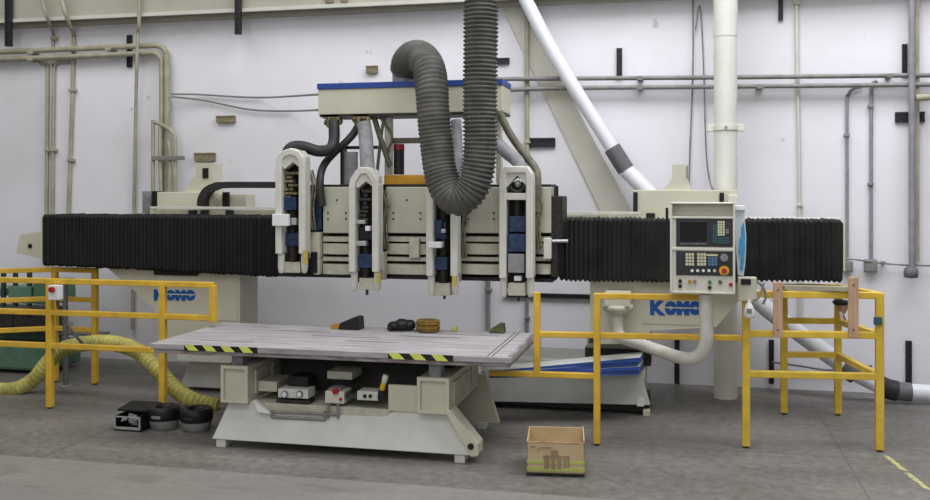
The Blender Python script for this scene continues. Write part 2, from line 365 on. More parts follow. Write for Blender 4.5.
pipes('conduit', 'slim vertical conduit dropping in front of the ledge past the beige bend', 'conduit', [('pipe', 2.0, [(139.5, -14, 8.54), (139, 24, 8.54), (138, 34, 8.60), (137, 60, 8.60), (135.5, 130, 8.70), (133.5, 240, 8.75), (132.5, 330, 8.75)])], 'conduitbeige', 8.72, clips=[(134, 215, 3, 2)])
t = pipes('capped_pipe_cluster', 'cluster of short beige pipes strapped to the wall above the machine', 'pipe cluster',
      [('pipe', 2.2, [(153, 120), (153, 155), (153, 198)]), ('pipe', 2.2, [(155, 122), (164, 126), (172, 132), (175, 142), (175, 198)]), ('pipe', 2.0, [(160, 126), (160, 160), (161, 196)]), ('pipe', 2.0, [(168, 140), (170, 156), (169, 198)])], 'conduitbeige', 8.62)
a, b = at(151, 156, 8.58), at(184, 160, 8.58); MB().box(a.x, b.x, 8.583, 8.60, b.z, a.z).build('mounting_crossbar', M['conduit'], t, .004)
def wire(label, pts, r=.7, Y=8.745, matn='grey', name='hanging_wire'):
    sp = spline([(p[0], p[1], 0) for p in pts], 8); ys = [p[2] if len(p) > 2 else Y for p in pts]
    P = []
    for i, q in enumerate(sp):
        k = min(int(i/8), len(ys)-2); f = i/8-k; P.append(at(q.x, q.y, ys[k]*(1-f)+ys[k+1]*f))
    m = MB().tube(P, r*Y/F, 6)
    t = thing(name, label, 'cable', P[-1])
    m.build('hanging_cable', M[matn], t)
wire('upper thin cable stretched from the beige pipes to the striped beam', [(171, 94, 8.66), (200, 94.5), (260, 97.5), (318, 94.5, 7.3)], 1.0, matn='conduit')
wire('lower sagging cable stretched from the beige pipes to the striped beam', [(171, 96.5, 8.66), (205, 100.5), (250, 109.5), (290, 111), (318, 110, 7.3)], 1.0, matn='conduit')
wire('straight thin wire hanging down the wall beside the cream vertical duct', [(693, -14), (693, 60), (691.5, 110), (690, 150), (688, 215)], .9)
wire('looped thin wire that swings in to the foot of the cream duct', [(695.5, 30), (698.5, 8), (701, 14), (704, 80), (706, 150), (710, 182), (715, 192, 8.36)], .8)
wire('slack dark cable low on the wall behind the railed pen', [(772, 362), (800, 366), (830, 370), (872, 366)], .9, matn='coupling')
pipes('conduit', 'short grey conduit on the lower wall between worktable and machine', 'conduit', [('pipe', 2.4, [(488, 262), (488, 300), (488, 350)])], 'grey', 8.75, clips=[(488, 290, 3.5, 2)])
pipes('conduit', 'slim conduit below the long horizontal black channel', 'conduit', [('pipe', 1.8, [(527, 302), (527, 345)])], 'conduit', 8.75, clips=[(527, 318, 3, 2)])
# diagonal brace and white pipe
t = thing('wall_brace', 'broad cream diagonal brace running down the wall beside the white pipe', 'brace', at(640, 235, 8.7))
pl = [(492, -14), (509, -14), (627, 208), (644, 240), (613, 240), (599, 208)]
MB().prism([(at(x, y, 8.757).x, at(x, y, 8.757).z) for x, y in pl], 'y', 8.757, 8.776).build('web', M['brace'], t, .004)
pl = [(509, -14), (512, -14), (630, 208), (647, 240), (644, 240), (627, 208)]
MB().prism([(at(x, y, 8.753).x, at(x, y, 8.753).z) for x, y in pl], 'y', 8.753, W).build('flange_mount', M['brace'], t)
t = thing('drain_pipe', 'white plastic pipe slanting down behind the machine to the floor', 'pipe', at(845, 380, 8.5))
P1 = [at(516, -20, 8.6), at(555, 56, 8.6), at(612, 148, 8.6)]
MB().tube(spline(P1, 6), 7*8.5/F, 20).build('upper_pipe', M['pvc'], t)
P2 = [at(612, 148, 8.6), at(626, 170, 8.6)]
MB().cyl(P2[0], P2[1], 8.6*8.5/F, 20).build('pipe_coupling', M['coupling'], t)
P3 = [at(626, 170, 8.6), at(655, 199, 8.58), at(700, 244, 8.56), at(760, 303, 8.50), at(800, 334, 8.44), at(845, 367, 8.4)]
MB().tube(spline(P3, 8), 8*8.45/F, 20).build('lower_pipe', M['pvc'], t)
MB().cyl(at(842, 364.5, 8.4), at(856, 374, 8.4), 10*8.4/F, 20).build('pipe_coupling', M['coupling'], t)
MB().tube([at(856, 374, 8.4), at(884, 388, 8.4)], 7.5*8.4/F, 20).build('floor_bend', M['pvc'], t)
MB().tube(spline([at(880, 385.5, 8.4), at(888, 389, 8.4), at(897, 391, 8.4)], 5), 9.5*8.4/F, 20).build('pipe_coupling', M['rubber'], t)
MB().cyl(at(896, 391, 8.4), at(911, 392, 8.4), 8.5*8.4/F, 20).build('pipe_coupling', M['coupling'], t)
MB().cyl(at(911, 392, 8.4), at(980, 395.5, 8.4), 7.6*8.4/F, 20).build('floor_pipe', M['pvc'], t)
# vertical cream duct
DYY = 8.3; DX = X(725.5, DYY)
t = thing('vertical_duct', 'thick cream vertical duct rising behind the control cabinet', 'duct', (DX, DYY, 0))
MB().cyl((DX, DYY, 0), (DX, DYY, Z(725, 37, DYY)), .096, 28).build('lower_duct', M['ductpaint'], t)
MB().cyl((DX, DYY, Z(725, 37, DYY)), (DX, DYY, 4.3), .099, 28).build('upper_duct', M['ductpaint'], t)
m = MB(); z = Z(725, 128, DYY); m.cyl((DX, DYY, z-.02), (DX, DYY, z+.02), .106, 28)
m.box(DX-.15, DX+.15, DYY-.03, DYY+.03, z-.03, z+.03); m.build('clamp_ring_mount', M['ductpaint'], t, .004)
MB().cyl((DX, DYY-.115, z), (DX, DYY-.1, z), .012).build('clamp_bolt', M['grey'], t)
# ------------------------------------------------------------------ router bridge
BY = 7.3
br = thing('router_bridge', 'long beige machine bridge with black pleated covers on two lettered columns', 'machine', (-2.2, 7.5, 0))
MB().box(-5.45, 1.06, 7.36, 7.9, 1.12, 1.50).build('bridge_beam', M['beige'], br, .01)
def bellows(x0, x1, sags, matn):
    m = MB(); pitch = .036; n = int((x1-x0)/pitch)*2
    prev = None; rings = []
    for i in range(n+1):
        x = x0+(x1-x0)*i/n; o = .02 if i % 2 else 0
        q = i/n; s = sum(a*math.exp(-((q-c)/w)**2) for a, c, w in sags)+random.uniform(-.004, .004)
        k = random.uniform(-.004, .004)
        yb = 7.74; z0 = 1.085-o*.8-s; z1 = 1.518+o*.8+k; y0 = 7.31-o*.55+random.uniform(-.003, .003)
        rings.append([(x, yb, z0), (x, y0+.012, z0), (x, y0, z0+.012), (x, y0, z1-.012), (x, y0+.012, z1), (x, yb, z1)])
    vs = [v for r in rings for v in r]
    fs = [(i*6+k, i*6+k+1, (i+1)*6+k+1, (i+1)*6+k) for i in range(n) for k in range(5)]
    m.add(vs, fs); m.add(rings[0], [range(6)]); m.add(rings[-1], [list(range(6))[::-1]])
    return m
CL, CR = X(276, 7.3), X(559, 7.3)
bellows(-5.51, CL, [(.03, .85, .3), (.02, 1., .1), (-.012, 0, .2)], 'b').build('pleated_cover', M['bellows'], br)
bellows(CR, 1.113, [(.025, .1, .2), (.02, .45, .2), (-.01, 1., .3)], 'b').build('pleated_cover', M['bellowsR'], br)
for s, x in ((0, -5.528), (1, 1.117)):
    MB().box(x, x+.014, 7.315, 7.76, 1.16, 1.515).build('end_plate', M['edge'], br, .004)
m = MB(); m.prism([(X(27, 7.7), Z(27, 252, 7.7)), (X(31, 7.7), Z(30, 234, 7.7)), (-5.54, Z(42, 228, 7.7)), (-5.54, Z(42, 260, 7.7))], 'y', 7.55, 7.85)
e = m.build('end_bracket', M['beige'], br, .005)
MB().cyl((X(28.5, 7.55)+.02, 7.54, Z(30, 246, 7.55)), (X(28.5, 7.55)+.02, 7.56, Z(30, 246, 7.55)), .02).build('bracket_hole', M['black'], e)
# columns (outline in x,z at their front plane, extruded back)
def xz(pts, Y): return [(at(x, y, Y).x, at(x, y, Y).z) for x, y in pts]
CY = 7.4; by = 7.48
lc = MB().prism(xz([(104, 265), (240, 265), (240, 352), (166, 352), (166, 318), (118, 277)], CY), 'y', CY, 7.74).build('column', M['beige'], br, .008)
m = MB(); m.box(X(175, 7.35), X(256, 7.35), 7.38, 7.9, .28, .40); m.prism([(X(184, 7.62), 0.03), (X(262, 7.62), .03), (X(252, 7.62), .29), (X(196, 7.62), .29)], 'y', 7.55, 7.95)
m.build('column_foot', M['basewhite'], br, .008)
m = MB(); m.box(X(155, 7.39), X(237, 7.39), CY-.004, CY, Z(200, 320, 7.39), Z(200, 276, 7.39)); m.build('column_door', M['beige'], lc, .004)
MB().box(X(155, 7.39), X(198, 7.39), CY-.03, CY, Z(175, 275, 7.39), Z(175, 270, 7.39)).build('column_slot', M['black'], lc)
rc = MB().prism(xz([(590, 270), (742, 270), (742, 297), (716, 327), (650, 331), (650, 344), (590, 344)], CY), 'y', CY, 7.82).build('column', M['beige'], br, .008)
MB().box(X(643, 7.39), X(714, 7.39), CY-.004, CY, Z(680, 325, 7.39), Z(680, 286, 7.39)).build('column_door', M['beige'], rc, .004)
m = MB(); m.box(X(587, 7.64), X(650, 7.64), 7.64, 7.85, Z(620, 349, 7.64), Z(620, 338, 7.64)); m.build('column_foot', M['beige2'], br, .006)
MB().box(X(585, 7.64), X(651, 7.64), 7.635, 7.83, Z(560, 366, by), Z(620, 349, 7.64)).build('foot_pad', M['dark'], br)
for x in (592, 635, 645): MB().cyl(at(x, 343, 7.37), at(x, 337, 7.37), .022, 8).build('levelling_nut', M['dark'], br)
# right base with end gussets
by = 7.48
m = MB(); m.prism(xz([(478, 401), (650, 405), (641, 374), (486, 368)], by), 'y', by, by+.06)
m.box(X(480, by), X(640, by), by+.03, 8.1, .12, .40); m.box(X(480, by), X(645, by), by+.02, 8.1, Z(560, 376, by), Z(560, 366, by))
rb = m.build('machine_base', M['basewhite'], br, .006)
m = MB(); m.prism([(by-.02, .075), (8.12, .075), (8.0, .33), (by+.05, .33)], 'x', X(637, by), X(644, by)); m.build('base_gusset', M['basewhite'], br, .006)
MB().box(X(480, by), X(648, by), by+.05, 8.05, .02, .09).build('base_shadow_block', M['black'], br)  # black block standing in for the shadow beneath the base
for x in (490, 646): MB().box(X(x-3, by), X(x+4, by), by-.015, by+.06, 0, .05).build('foot_pad', M['beige2'] if x > 600 else M['dark'], br, .004)
# fittings on top of the bridge
TY = 7.95
def cap(x0, x1, y0, y1, Y0, Y1, nm='top_box', mt='beige', b=.006):
    p = at(x0, y0, Y0); q = at(x1, y1, Y0)
    return MB().box(p.x, q.x, Y0, Y1, q.z, p.z).build(nm, M[mt], br, b)
cap(157, 213, 192, 216, TY, 8.3); cap(213, 246, 194, 208, 8.05, 8.25); cap(150, 279, 206.5, 209.5, 7.8, 7.84, 'top_rail', 'offwhite', .002); cap(150, 279, 209.5, 217, 7.86, 7.9, 'rail_web', 'beige2', 0)
cap(142, 151, 191, 214, 8.1, 8.3, 'grey_box', 'grey'); cap(151.5, 157, 191, 214, 8.05, 8.15, 'black_strip', 'black'); cap(222, 228, 192, 208, 8.0, 8.04, 'black_post', 'black')
cap(634, 738, 190, 216, TY, 8.16); cap(560, 640, 211.5, 214.5, 7.8, 7.84, 'top_rail', 'offwhite', .002); cap(560, 736, 214.5, 220, 7.86, 7.9, 'rail_web', 'beige2', 0); cap(728, 738, 195, 213, 7.92, 7.95, 'duct_bracket', 'offwhite', .004); cap(738, 842, 217.5, 220, 7.8, 7.95, 'top_rail', 'offwhite', .002)
cap(633, 637.5, 192, 216, 7.92, 7.95, 'black_strip', 'black'); cap(719.5, 724, 192.5, 203, 7.93, 7.95, 'black_strip', 'black'); cap(646, 655, 213, 219, 7.79, 7.84, 'roller', 'black')
for x in (191, 203, 228): cap(x-3, x+3, 210, 216, 7.78, 7.84, 'roller', 'black')
def neck(x0, x1, xa, xb, yt, ym, yb, Y0, Y1):
    m = MB().prism(xz([(xa, yb), (x0, ym), (x0, yt), (x1, yt), (x1, ym), (xb, yb)], Y0), 'y', Y0, Y1); return m.build('top_neck', M['beige'], br, .006)
neck(672, 688, 662, 692, 164.5, 179, 192, 8.0, 8.2)
nk = neck(196, 212, 178, 213, 163, 174, 200, 8.0, 8.2)
cap(202.5, 208, 168, 178, 7.99, 8.0, 'vent_slot', 'black', 0); cap(686.5, 688, 166, 178, 7.99, 8.0, 'vent_slot', 'grey', 0)
# cable chain
P = spline([at(203, 206, 7.88), at(203.5, 199, 7.88), at(208, 191, 7.88), at(216, 186.5, 7.88), at(226, 185, 7.88), at(279, 185, 7.88)], 8)
MB().tube(P, 1, sm=False, prof=[(.028, .06), (-.028, .06), (-.028, -.06), (.028, -.06)], up=(-1, 0, 0), n=4).build('cable_chain', M['rubber'], br, .004)
# lettering
def text(body, x, y, Y, h, wpx, matn, parent, name='lettering', bold=.04):
    cu = bpy.data.curves.new(name, 'FONT'); cu.body = body; cu.size = 1; cu.extrude = .01; cu.offset = bold; cu.resolution_u = 3
    o = bpy.data.objects.new(name, cu); COL.objects.link(o)
    dg = bpy.context.evaluated_depsgraph_get(); me = bpy.data.meshes.new_from_object(o.evaluated_get(dg)); bpy.data.objects.remove(o)
    xs = [v.co.x for v in me.vertices]; ys = [v.co.y for v in me.vertices]
    x0, x1, y0, y1 = min(xs), max(xs), min(ys), max(ys)
    p = at(x, y, Y); q = at(x+wpx, y, Y); sx = (q.x-p.x)/(x1-x0); sz = h*Y/F/(y1-y0)
    mb = MB()
    mb.add([(p.x+(v.co.x-x0)*sx, Y-v.co.z*.3, p.z+(v.co.y-y0)*sz) for v in me.vertices], [list(f.vertices) for f in me.polygons])
    bpy.data.meshes.remove(me)
    return mb.build(name, M[matn], parent)
LY = CY-.0045
for px, py, w, h, col in ((154, 300.5, 41, 12.5, lc), (650, 315, 51, 14.5, rc)):
    text('K', px, py, LY, h, w*.31, 'logo', col, 'letter', .06)
    for i, ch in enumerate('OMO'):
        text(ch, px+w*(.285+.24*i), py, LY, h*.95, w*.245, 'logo', col, 'letter', .12)
    p = at(px+w*.28, py-h*.56, LY); q = at(px+w*1.0, py-h*.42, LY)
    MB().box(p.x, q.x, LY-.007, LY, q.z, p.z).build('letter_stripe', M['offwhite'], col)
# ------------------------------------------------------------------ spindle carriage
cg = thing('spindle_carriage', 'beige ribbed spindle carriage straddling the bridge behind four oval frames', 'machine carriage', (-2.0, 7.15, Z(420, 276, 7.15)))
KY = 6.98
MB().box(X(280, 7.16), X(556, 7.16), 7.15, 7.29, Z(420, 277, 7.15), Z(420, 186, 7.15)).build('back_plate', M['dark'], cg, .006)
MB().box(X(312, 7.1), X(552, 7.1), 7.02, 7.34, Z(420, 187.5, 7.1), Z(420, 184.5, 7.1)).build('top_edge', M['darkmech'], cg)
for i, (x0, x1) in enumerate(((323, 351), (386, 428), (461, 501), (536, 551))):
    m = MB(); m.box(X(x0, KY), X(x1, KY), KY, 7.15, Z(x0, 233, KY), Z(x0, 187, KY)); pn = m.build('housing_panel', M['panel'], cg, .006)
    bl = MB()
    for bx, byy in ((.18, 219), (.18, 213), (.82, 219), (.82, 213), (.5, 200)):
        c = at(x0+(x1-x0)*bx, byy, KY); bl.cyl((c.x, KY-.006, c.z), (c.x, KY, c.z), .008, 8)
    if i < 3: bl.build('bolt', M['dark'], pn)
    for ya, yb, bulge in ((236.5, 241.5, .0), (243.5, 254, .03), (257, 261, .0), (264, 274, .03)):
        za, zb = Z(x0, ya, KY), Z(x0, yb, KY); xa, xb = X(x0-1, KY), X(x1+1, KY); n = 8; pts = []
        for k in range(n+1):
            u = k/n; pts.append((xa+(xb-xa)*u, KY+.02-bulge*math.sin(math.pi*u)))
        pts += [(xb, 7.15), (xa, 7.15)]
        MB().prism(pts, 'z', zb, za).build('rib', M['beige2'], cg, .004)
MB().box(X(282, 7.1), X(554, 7.1), 7.02, 7.3, Z(420, 278.5, 7.1), Z(420, 275, 7.1)).build('bottom_edge', M['darkmech'], cg)
m = MB(); m.box(X(552, 7.1), X(564, 7.1), 7.0, 7.29, Z(556, 240, 7.1), Z(556, 196, 7.1)); m.box(X(553, 7.1), X(560, 7.1), 6.98, 7.2, Z(556, 276, 7.1), Z(556, 240, 7.1)); m.cyl(at(557, 198, 7.1), at(557, 186, 7.1), .012)
m.build('side_gearbox', M['darkmech'], cg, .006)
MB().cyl(at(552, 241, 6.98), at(568, 241, 6.98), .012).build('probe', M['steel'], cg)
MB().box(X(543.5, 6.93), X(551, 6.93), 6.93, 6.98, Z(540, 259, 6.93), Z(540, 238, 6.93)).build('side_valve', M['offwhite'], cg, .005)
MB().box(X(409, 6.94), X(419, 6.94), 6.94, 6.98, Z(412, 258, 6.94), Z(412, 238, 6.94)).build('side_valve', M['beige2'], cg, .005)
MB().box(X(386, 7.1), X(426, 7.1), 7.05, 7.3, Z(400, 184.5, 7.1), Z(400, 175, 7.1)).build('amber_plate', M['orange'], cg, .004)
MB().cyl((X(351, 7.2), 7.2, Z(351, 184.5, 7.2)), (X(351, 7.2), 7.2, Z(351, 152, 7.2)), .055, 20).build('grey_canister', M['greypipe'], cg)
m = MB(); m.box(X(342, 7.22), X(344.5, 7.22), 7.18, 7.28, Z(343, 184.5, 7.2), Z(343, 147, 7.2)); m.box(X(342, 7.22), X(377, 7.22), 7.22, 7.28, Z(343, 149, 7.2), Z(343, 146, 7.2)); m.build('canister_bracket', M['black'], cg)
c0 = (X(399, 7.2), 7.2, Z(399, 174.5, 7.2)); MB().cyl(c0, (c0[0], 7.2, Z(399, 150, 7.2)), .042, 16).build('black_canister', M['black'], cg)
MB().cyl((c0[0], 7.2, Z(399, 150, 7.2)), (c0[0], 7.2, Z(399, 144, 7.2)), .044, 16).build('red_cap', M['redb'], cg)
# small machinery left of the first panel
m = MB(); m.box(X(311, 7.0), X(322, 7.0), 6.98, 7.15, Z(316, 230, 7), Z(316, 200, 7)); m.build('servo_motor', M['motorblue'], cg, .01)
m = MB(); m.box(X(311, 7.0), X(322, 7.0), 6.95, 7.15, Z(316, 258, 7), Z(316, 232, 7)); m.box(X(316, 7.0), X(322, 7.0), 6.95, 7.15, Z(316, 274, 7), Z(316, 258, 7)); m.build('servo_bracket', M['beige2'], cg, .006)
MB().box(X(311, 6.94), X(317, 6.94), 6.93, 6.97, Z(316, 273, 6.94), Z(316, 252, 6.94)).build('limit_switch', M['black'], cg, .004)
for x in (383, 462.5): MB().box(X(x-3, 6.96), X(x+4, 6.96), 6.945, 7.15, Z(x, 249 if x < 400 else 225, 6.96), Z(x, 218 if x < 400 else 205, 6.96)).build('servo_motor', M['motorblue'], cg, .008)
# ------------------------------------------------------------------ four router heads
HY = 6.80
def head(xl, xr, yt, yb, label, style):
    zb = Z((xl+xr)/2, yb, HY); cx = X((xl+xr)/2, HY)
    t = thing('spindle_unit', label, 'router head', (cx, HY, zb), 'four router heads on the carriage')
    xl += .6; xr -= .6; W_ = 7.6; hw = W_/2
    xa, xb = xl+hw, xr-hw; mid = (xl+xr)/2
    if style == 'arch': top = [(xa, yt+17), (xa+1, yt+11), (xa+5, yt+6), (mid, yt+hw), (xb-5, yt+6), (xb-1, yt+11), (xb, yt+17)]
    elif style == 'peak': top = [(xa, yt+19), (xa+1, yt+14), (xa+6, yt+6), (mid-3, yt+hw), (mid+3, yt+hw), (xb-6, yt+6), (xb-1, yt+14), (xb, yt+19)]
    else: top = [(xa, yt+14), (xa+.5, yt+9), (xa+3, yt+hw), (xb-3, yt+hw), (xb-.5, yt+9), (xb, yt+14)]
    path = [(xa, yb-20)]+[(xa, yb-60)]+top+[(xb, yb-60), (xb, yb-20)]
    P = [at(x, y, HY+.05) for x, y in path]
    h = hw*HY/F
    MB().tube(P, 1, sm=False, prof=[(h, .05), (h*.8, .062), (-h*.8, .062), (-h, .05), (-h, -.05), (-h*.8, -.062), (h*.8, -.062), (h, -.05)], up=(-1, 0, 0)).build('oval_frame', M['offwhite'], t, .004)
    k1 = 4 if style == 'square' else 7
    hp = [(xl+2.5, yt+15), (xl+2.5, yt+k1+2), (xl+3+k1*.6, yt+2.5), (xr-3-k1*.6, yt+2.5), (xr-2.5, yt+k1+2), (xr-2.5, yt+15), (xr-W_+.5, yt+21), (mid, yt+(9.5 if style == 'square' else 14)), (xl+W_-.5, yt+21)]
    MB().prism([(at(x, y, HY+.01).x, at(x, y, HY+.01).z) for x, y in hp], 'y', HY+.008, HY+.09).build('frame_hood', M['offwhite'], t, .003)
    for x in (xa, xb):
        MB().tube([at(x, yb-20, HY+.05), at(x, yb-6, HY+.05), at(x, yb-2, HY+.05), at(x, yb, HY+.05)], h, 14, rf=lambda i, N: h*(1.0, 1.0, .86, .55)[i]).build('frame_boot', M['offwhite'], t)
        MB().cyl(at(x, yb-20, HY+.05), at(x, yb-22, HY+.05), h*1.18, 14).build('boot_clamp', M['grey'], t)
    il, ir = xl+W_, xr-W_
    def bx(x0, x1, y0, y1, Y0, Y1, nm, mt, bv=.004):
        p = at(x0, y0, Y0); q = at(x1, y1, Y0); return MB().box(p.x, q.x, Y0, Y1, q.z, p.z).build(nm, M[mt], t, bv)
    bx(il-3, ir+3, yt+16, yb-8, 6.955, 7.012, 'slide_plate', 'darkmech', .003)
    for kx, mt, r in ((xr+3, 'olive', .011), (xr+6, 'brass', .008), (mid-2, 'brass', .007)):
        pth = spline([at(kx-2, yt+22, 6.93), at(kx+1.5, yt+38, 6.92), at(kx-1, yt+60, 6.92), at(kx+1, yt+82, 6.93)], 5)
        MB().tube(pth, r, 6).build('cable', M[mt], t)
    MB().cyl(at(mid, yt+24, 6.92), at(mid, yb-30, 6.92), .045, 16).build('spindle', M['black'], t)
    MB().cyl(at(mid, yb-30, 6.9), at(mid, yb-12, 6.9), .035, 14).build('collet', M['darkmech'], t)
    MB().cyl(at(mid+1, yb-12, 6.9), at(mid+1, yb+4, 6.9), .011, 8).build('cutter', M['dark'], t)
    return t, bx, il, ir, mid, xa, xb
t, bx, il, ir, mid, xa, xb = head(277, 309, 148, 273, 'router head nearest the long black cover, highest of the four', 'arch')
bx(279, 296, 197, 210, 6.83, 6.96, 'motor', 'motorblue'); bx(282, 298, 233, 246, 6.86, 6.97, 'motor', 'motorblue'); bx(272, 288, 214, 226, 6.76, 6.80, 'cover_box', 'white'); bx(289, 296, 218, 225, 6.82, 6.9, 'bracket', 'steel'); bx(284, 300, 262, 273, 6.86, 6.97, 'dust_foot', 'beige2')
bx(303, 307, 250, 264, 6.77, 6.79, 'yellow_tag', 'tag', .001)
m = MB()
for k in range(9): m.box(X(286+random.uniform(-2, 6), 6.86), X(292+random.uniform(-1, 6), 6.86), 6.84, 6.93, Z(290, 172+k*4, 6.86), Z(290, 174.5+k*4, 6.86))
m.build('fittings', M['brass'], t)
t, bx, il, ir, mid, xa, xb = head(350, 382, 167, 291, 'router head under the grey fabric sleeve', 'peak')
bx(354, 375, 227, 240, 6.86, 6.96, 'housing', 'black'); bx(355, 365, 220, 224, 6.82, 6.88, 'bracket', 'steel'); bx(355, 366, 241, 246, 6.82, 6.88, 'bracket', 'steel'); bx(365, 370, 226, 231, 6.82, 6.88, 'bracket', 'white'); bx(358, 374, 254, 268, 6.84, 6.96, 'motor', 'motorblue'); bx(359, 375, 278, 290, 6.86, 6.97, 'dust_foot', 'beige2'); bx(376, 380, 274, 283, 6.77, 6.79, 'yellow_tag', 'tag', .001)
bx(376, 384, 252, 280, 6.9, 6.975, 'side_box', 'beige2')
m = MB()
for k in range(8): m.box(X(360+random.uniform(-2, 6), 6.86), X(368+random.uniform(-1, 4), 6.86), 6.84, 6.93, Z(366, 190+k*4, 6.86), Z(366, 192.5+k*4, 6.86))
m.build('fittings', M['dark'], t)
t, bx, il, ir, mid, xa, xb = head(427, 460, 176, 295, 'router head half hidden under the loop of the ribbed hose', 'arch')
bx(430, 442, 220, 234, 6.83, 6.95, 'motor', 'motorblue'); bx(434, 446, 222, 239, 6.86, 6.96, 'motor', 'motorblue'); bx(428, 441, 242, 248, 6.76, 6.86, 'bracket', 'white'); bx(434, 447, 257, 270, 6.84, 6.96, 'motor', 'motorblue'); bx(433, 450, 283, 296, 6.86, 6.97, 'dust_foot', 'beige2'); bx(452, 456, 276, 286, 6.77, 6.79, 'yellow_tag', 'tag', .001); bx(441, 445, 229, 233, 6.8, 6.85, 'valve', 'steel')
bx(455, 459.5, 250, 282, 6.9, 6.975, 'side_box', 'beige2')
t, bx, il, ir, mid, xa, xb = head(499.5, 535, 166, 297, 'router head at the end of the row nearest the control cabinet, square topped', 'square')
bx(509, 525, 216, 232, 6.84, 6.96, 'motor', 'motorblue'); bx(508, 525, 234, 252, 6.82, 6.96, 'motor', 'motorblue'); bx(508, 524, 254, 273, 6.80, 6.92, 'cover_plate', 'greypipe'); bx(514, 521, 276, 281, 6.82, 6.9, 'bracket', 'white'); bx(508, 525, 283, 296, 6.82, 6.94, 'dust_foot', 'beige2'); bx(506, 529, 193, 200, 6.80, 6.86, 'cross_plate', 'offwhite')
m = MB(); ra = .055; cc = at(517, 184, 6.82); pts = [(cc.x+ra*math.cos(a*.3142), 6.82, cc.z+ra*math.sin(a*.3142)) for a in range(21)]
m.tube(pts, .012, 8, caps=False); m.build('ring_clamp', M['dark'], t)
MB().ball(at(518, 184, 6.86), .028).build('ring_valve', M['steel'], t)
# ------------------------------------------------------------------ overhead beam and hoses
OY = 7.14
ob = thing('overhead_beam', 'beige overhead beam with a blue stripe carried above the router heads', 'beam', (-2.2, 7.2, Z(400, 186, 7.2)))
a, b = at(318, 86, OY), at(500, 113.5, OY); zt, zb_ = 2.60, 2.352
MB().box(a.x, X(502, OY), OY, 7.5, zb_, zt-.045).build('beam_box', M['beige'], ob, .006)
MB().box(a.x-.005, X(502, OY)+.005, OY-.01, 7.5, zt-.045, zt).build('blue_stripe', M['stripe'], ob, .002)
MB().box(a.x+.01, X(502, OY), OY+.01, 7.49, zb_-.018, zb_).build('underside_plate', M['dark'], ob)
for x0, x1 in ((386, 392), (497, 502)):
    MB().box(X(x0, 7.28), X(x1, 7.28), 7.24, 7.32, Z(390, 184, 7.28), zb_).build('post', M['beige2'], ob, .004)
MB().box(X(392, 7.28), X(425, 7.28), 7.26, 7.30, Z(400, 143.5, 7.28), Z(400, 138, 7.28)).build('crossbar', M['olive'], ob)
for i, x in enumerate((333, 363)):
    m = MB()
    for k in range(12):
        c = at(x+random.uniform(-8, 8), 118+random.uniform(0, 10), 7.2); m.ball(c, random.uniform(.014, .03), 8)
    m.box(X(x-8, 7.2), X(x+8, 7.2), 7.15, 7.3, Z(x, 119, 7.2), zb_); m.cyl(at(x-4, 126, 7.16), at(x-4, 117, 7.16), .02, 8); m.cyl(at(x+5, 125, 7.16), at(x+5, 117, 7.16), .02, 8)
    m.build('valve_manifold', M['brass'], ob)
MB().lathe(at(404, 82, 7.25), [(.088, -.03), (.092, 0), (.092, .07), (.086, .085)], 20).build('hose_collar', M['greypipe'], ob)
for pts, r in (([(374, 117), (381, 140), (390, 166)], 3), ([(380, 117), (392, 136), (387, 152)], 1.5), ([(384, 117), (380, 145), (376, 184)], 1.8)):
    MB().tube(spline([at(x, y, 7.22) for x, y in pts], 6), r*7.2/F, 8).build('strut', M['olive'], ob)
def hose(label, pts, r, matn, name='rubber_hose', rf=None, step=None, n=14, group=None, cat='hose'):
    P = spline([at(p[0], p[1], p[2]) for p in pts], 10)
    if step: P = resample(P, step)
    rr = r*pts[0][2]/F
    return single(MB().tube(P, rr, n, rf=(lambda i, N: rr*rf(i, N)) if rf else None), name, M[matn], label, cat, group)
hose('thick black rubber hose hanging from the beam and curling over the highest head', [(334, 121, 7.12), (334, 140, 7.07), (330, 149, 7.02), (318, 151, 7.0), (304, 147, 6.96), (293, 147, 6.93), (287, 154, 6.92), (286, 172, 6.93)], 6, 'rubber')
hose('slimmer black hose from the beam dropping behind the highest head', [(361, 121, 7.235), (354, 133, 7.22), (346, 142, 7.18), (334, 153, 7.15), (323.5, 166, 7.05), (320, 182, 6.94), (322, 206, 6.93)], 4, 'rubber')
hose('grey fabric sleeve hanging from the beam onto a router head', [(364, 124, 7.08), (366, 140, 7.03), (367, 158, 6.95), (368, 176, 6.9)], 7.5, 'greypipe', 'fabric_sleeve', cat='sleeve')
hose('olive grey tube bowing from the hanging hose toward the square topped head', [(499, 112, 7.08), (510, 134, 7.06), (525, 155, 7.04), (535, 168, 7.0), (537.5, 180, 6.93), (538, 212, 6.93)], 4, 'olive', 'flexible_tube')
hose('lavender grey sleeve slanting down to the square topped head', [(494, 140, 7.10), (506, 152, 7.0), (518, 162, 6.92), (520, 172, 6.9)], 6.5, 'greypipe', 'fabric_sleeve', cat='sleeve')
t = hose('grey sleeve between the two legs of the ribbed hose', [(456, 120, 7.06), (457, 140, 7.04), (457, 165, 6.98), (447, 190, 6.93)], 5.5, 'greypipe', 'fabric_sleeve', cat='sleeve')
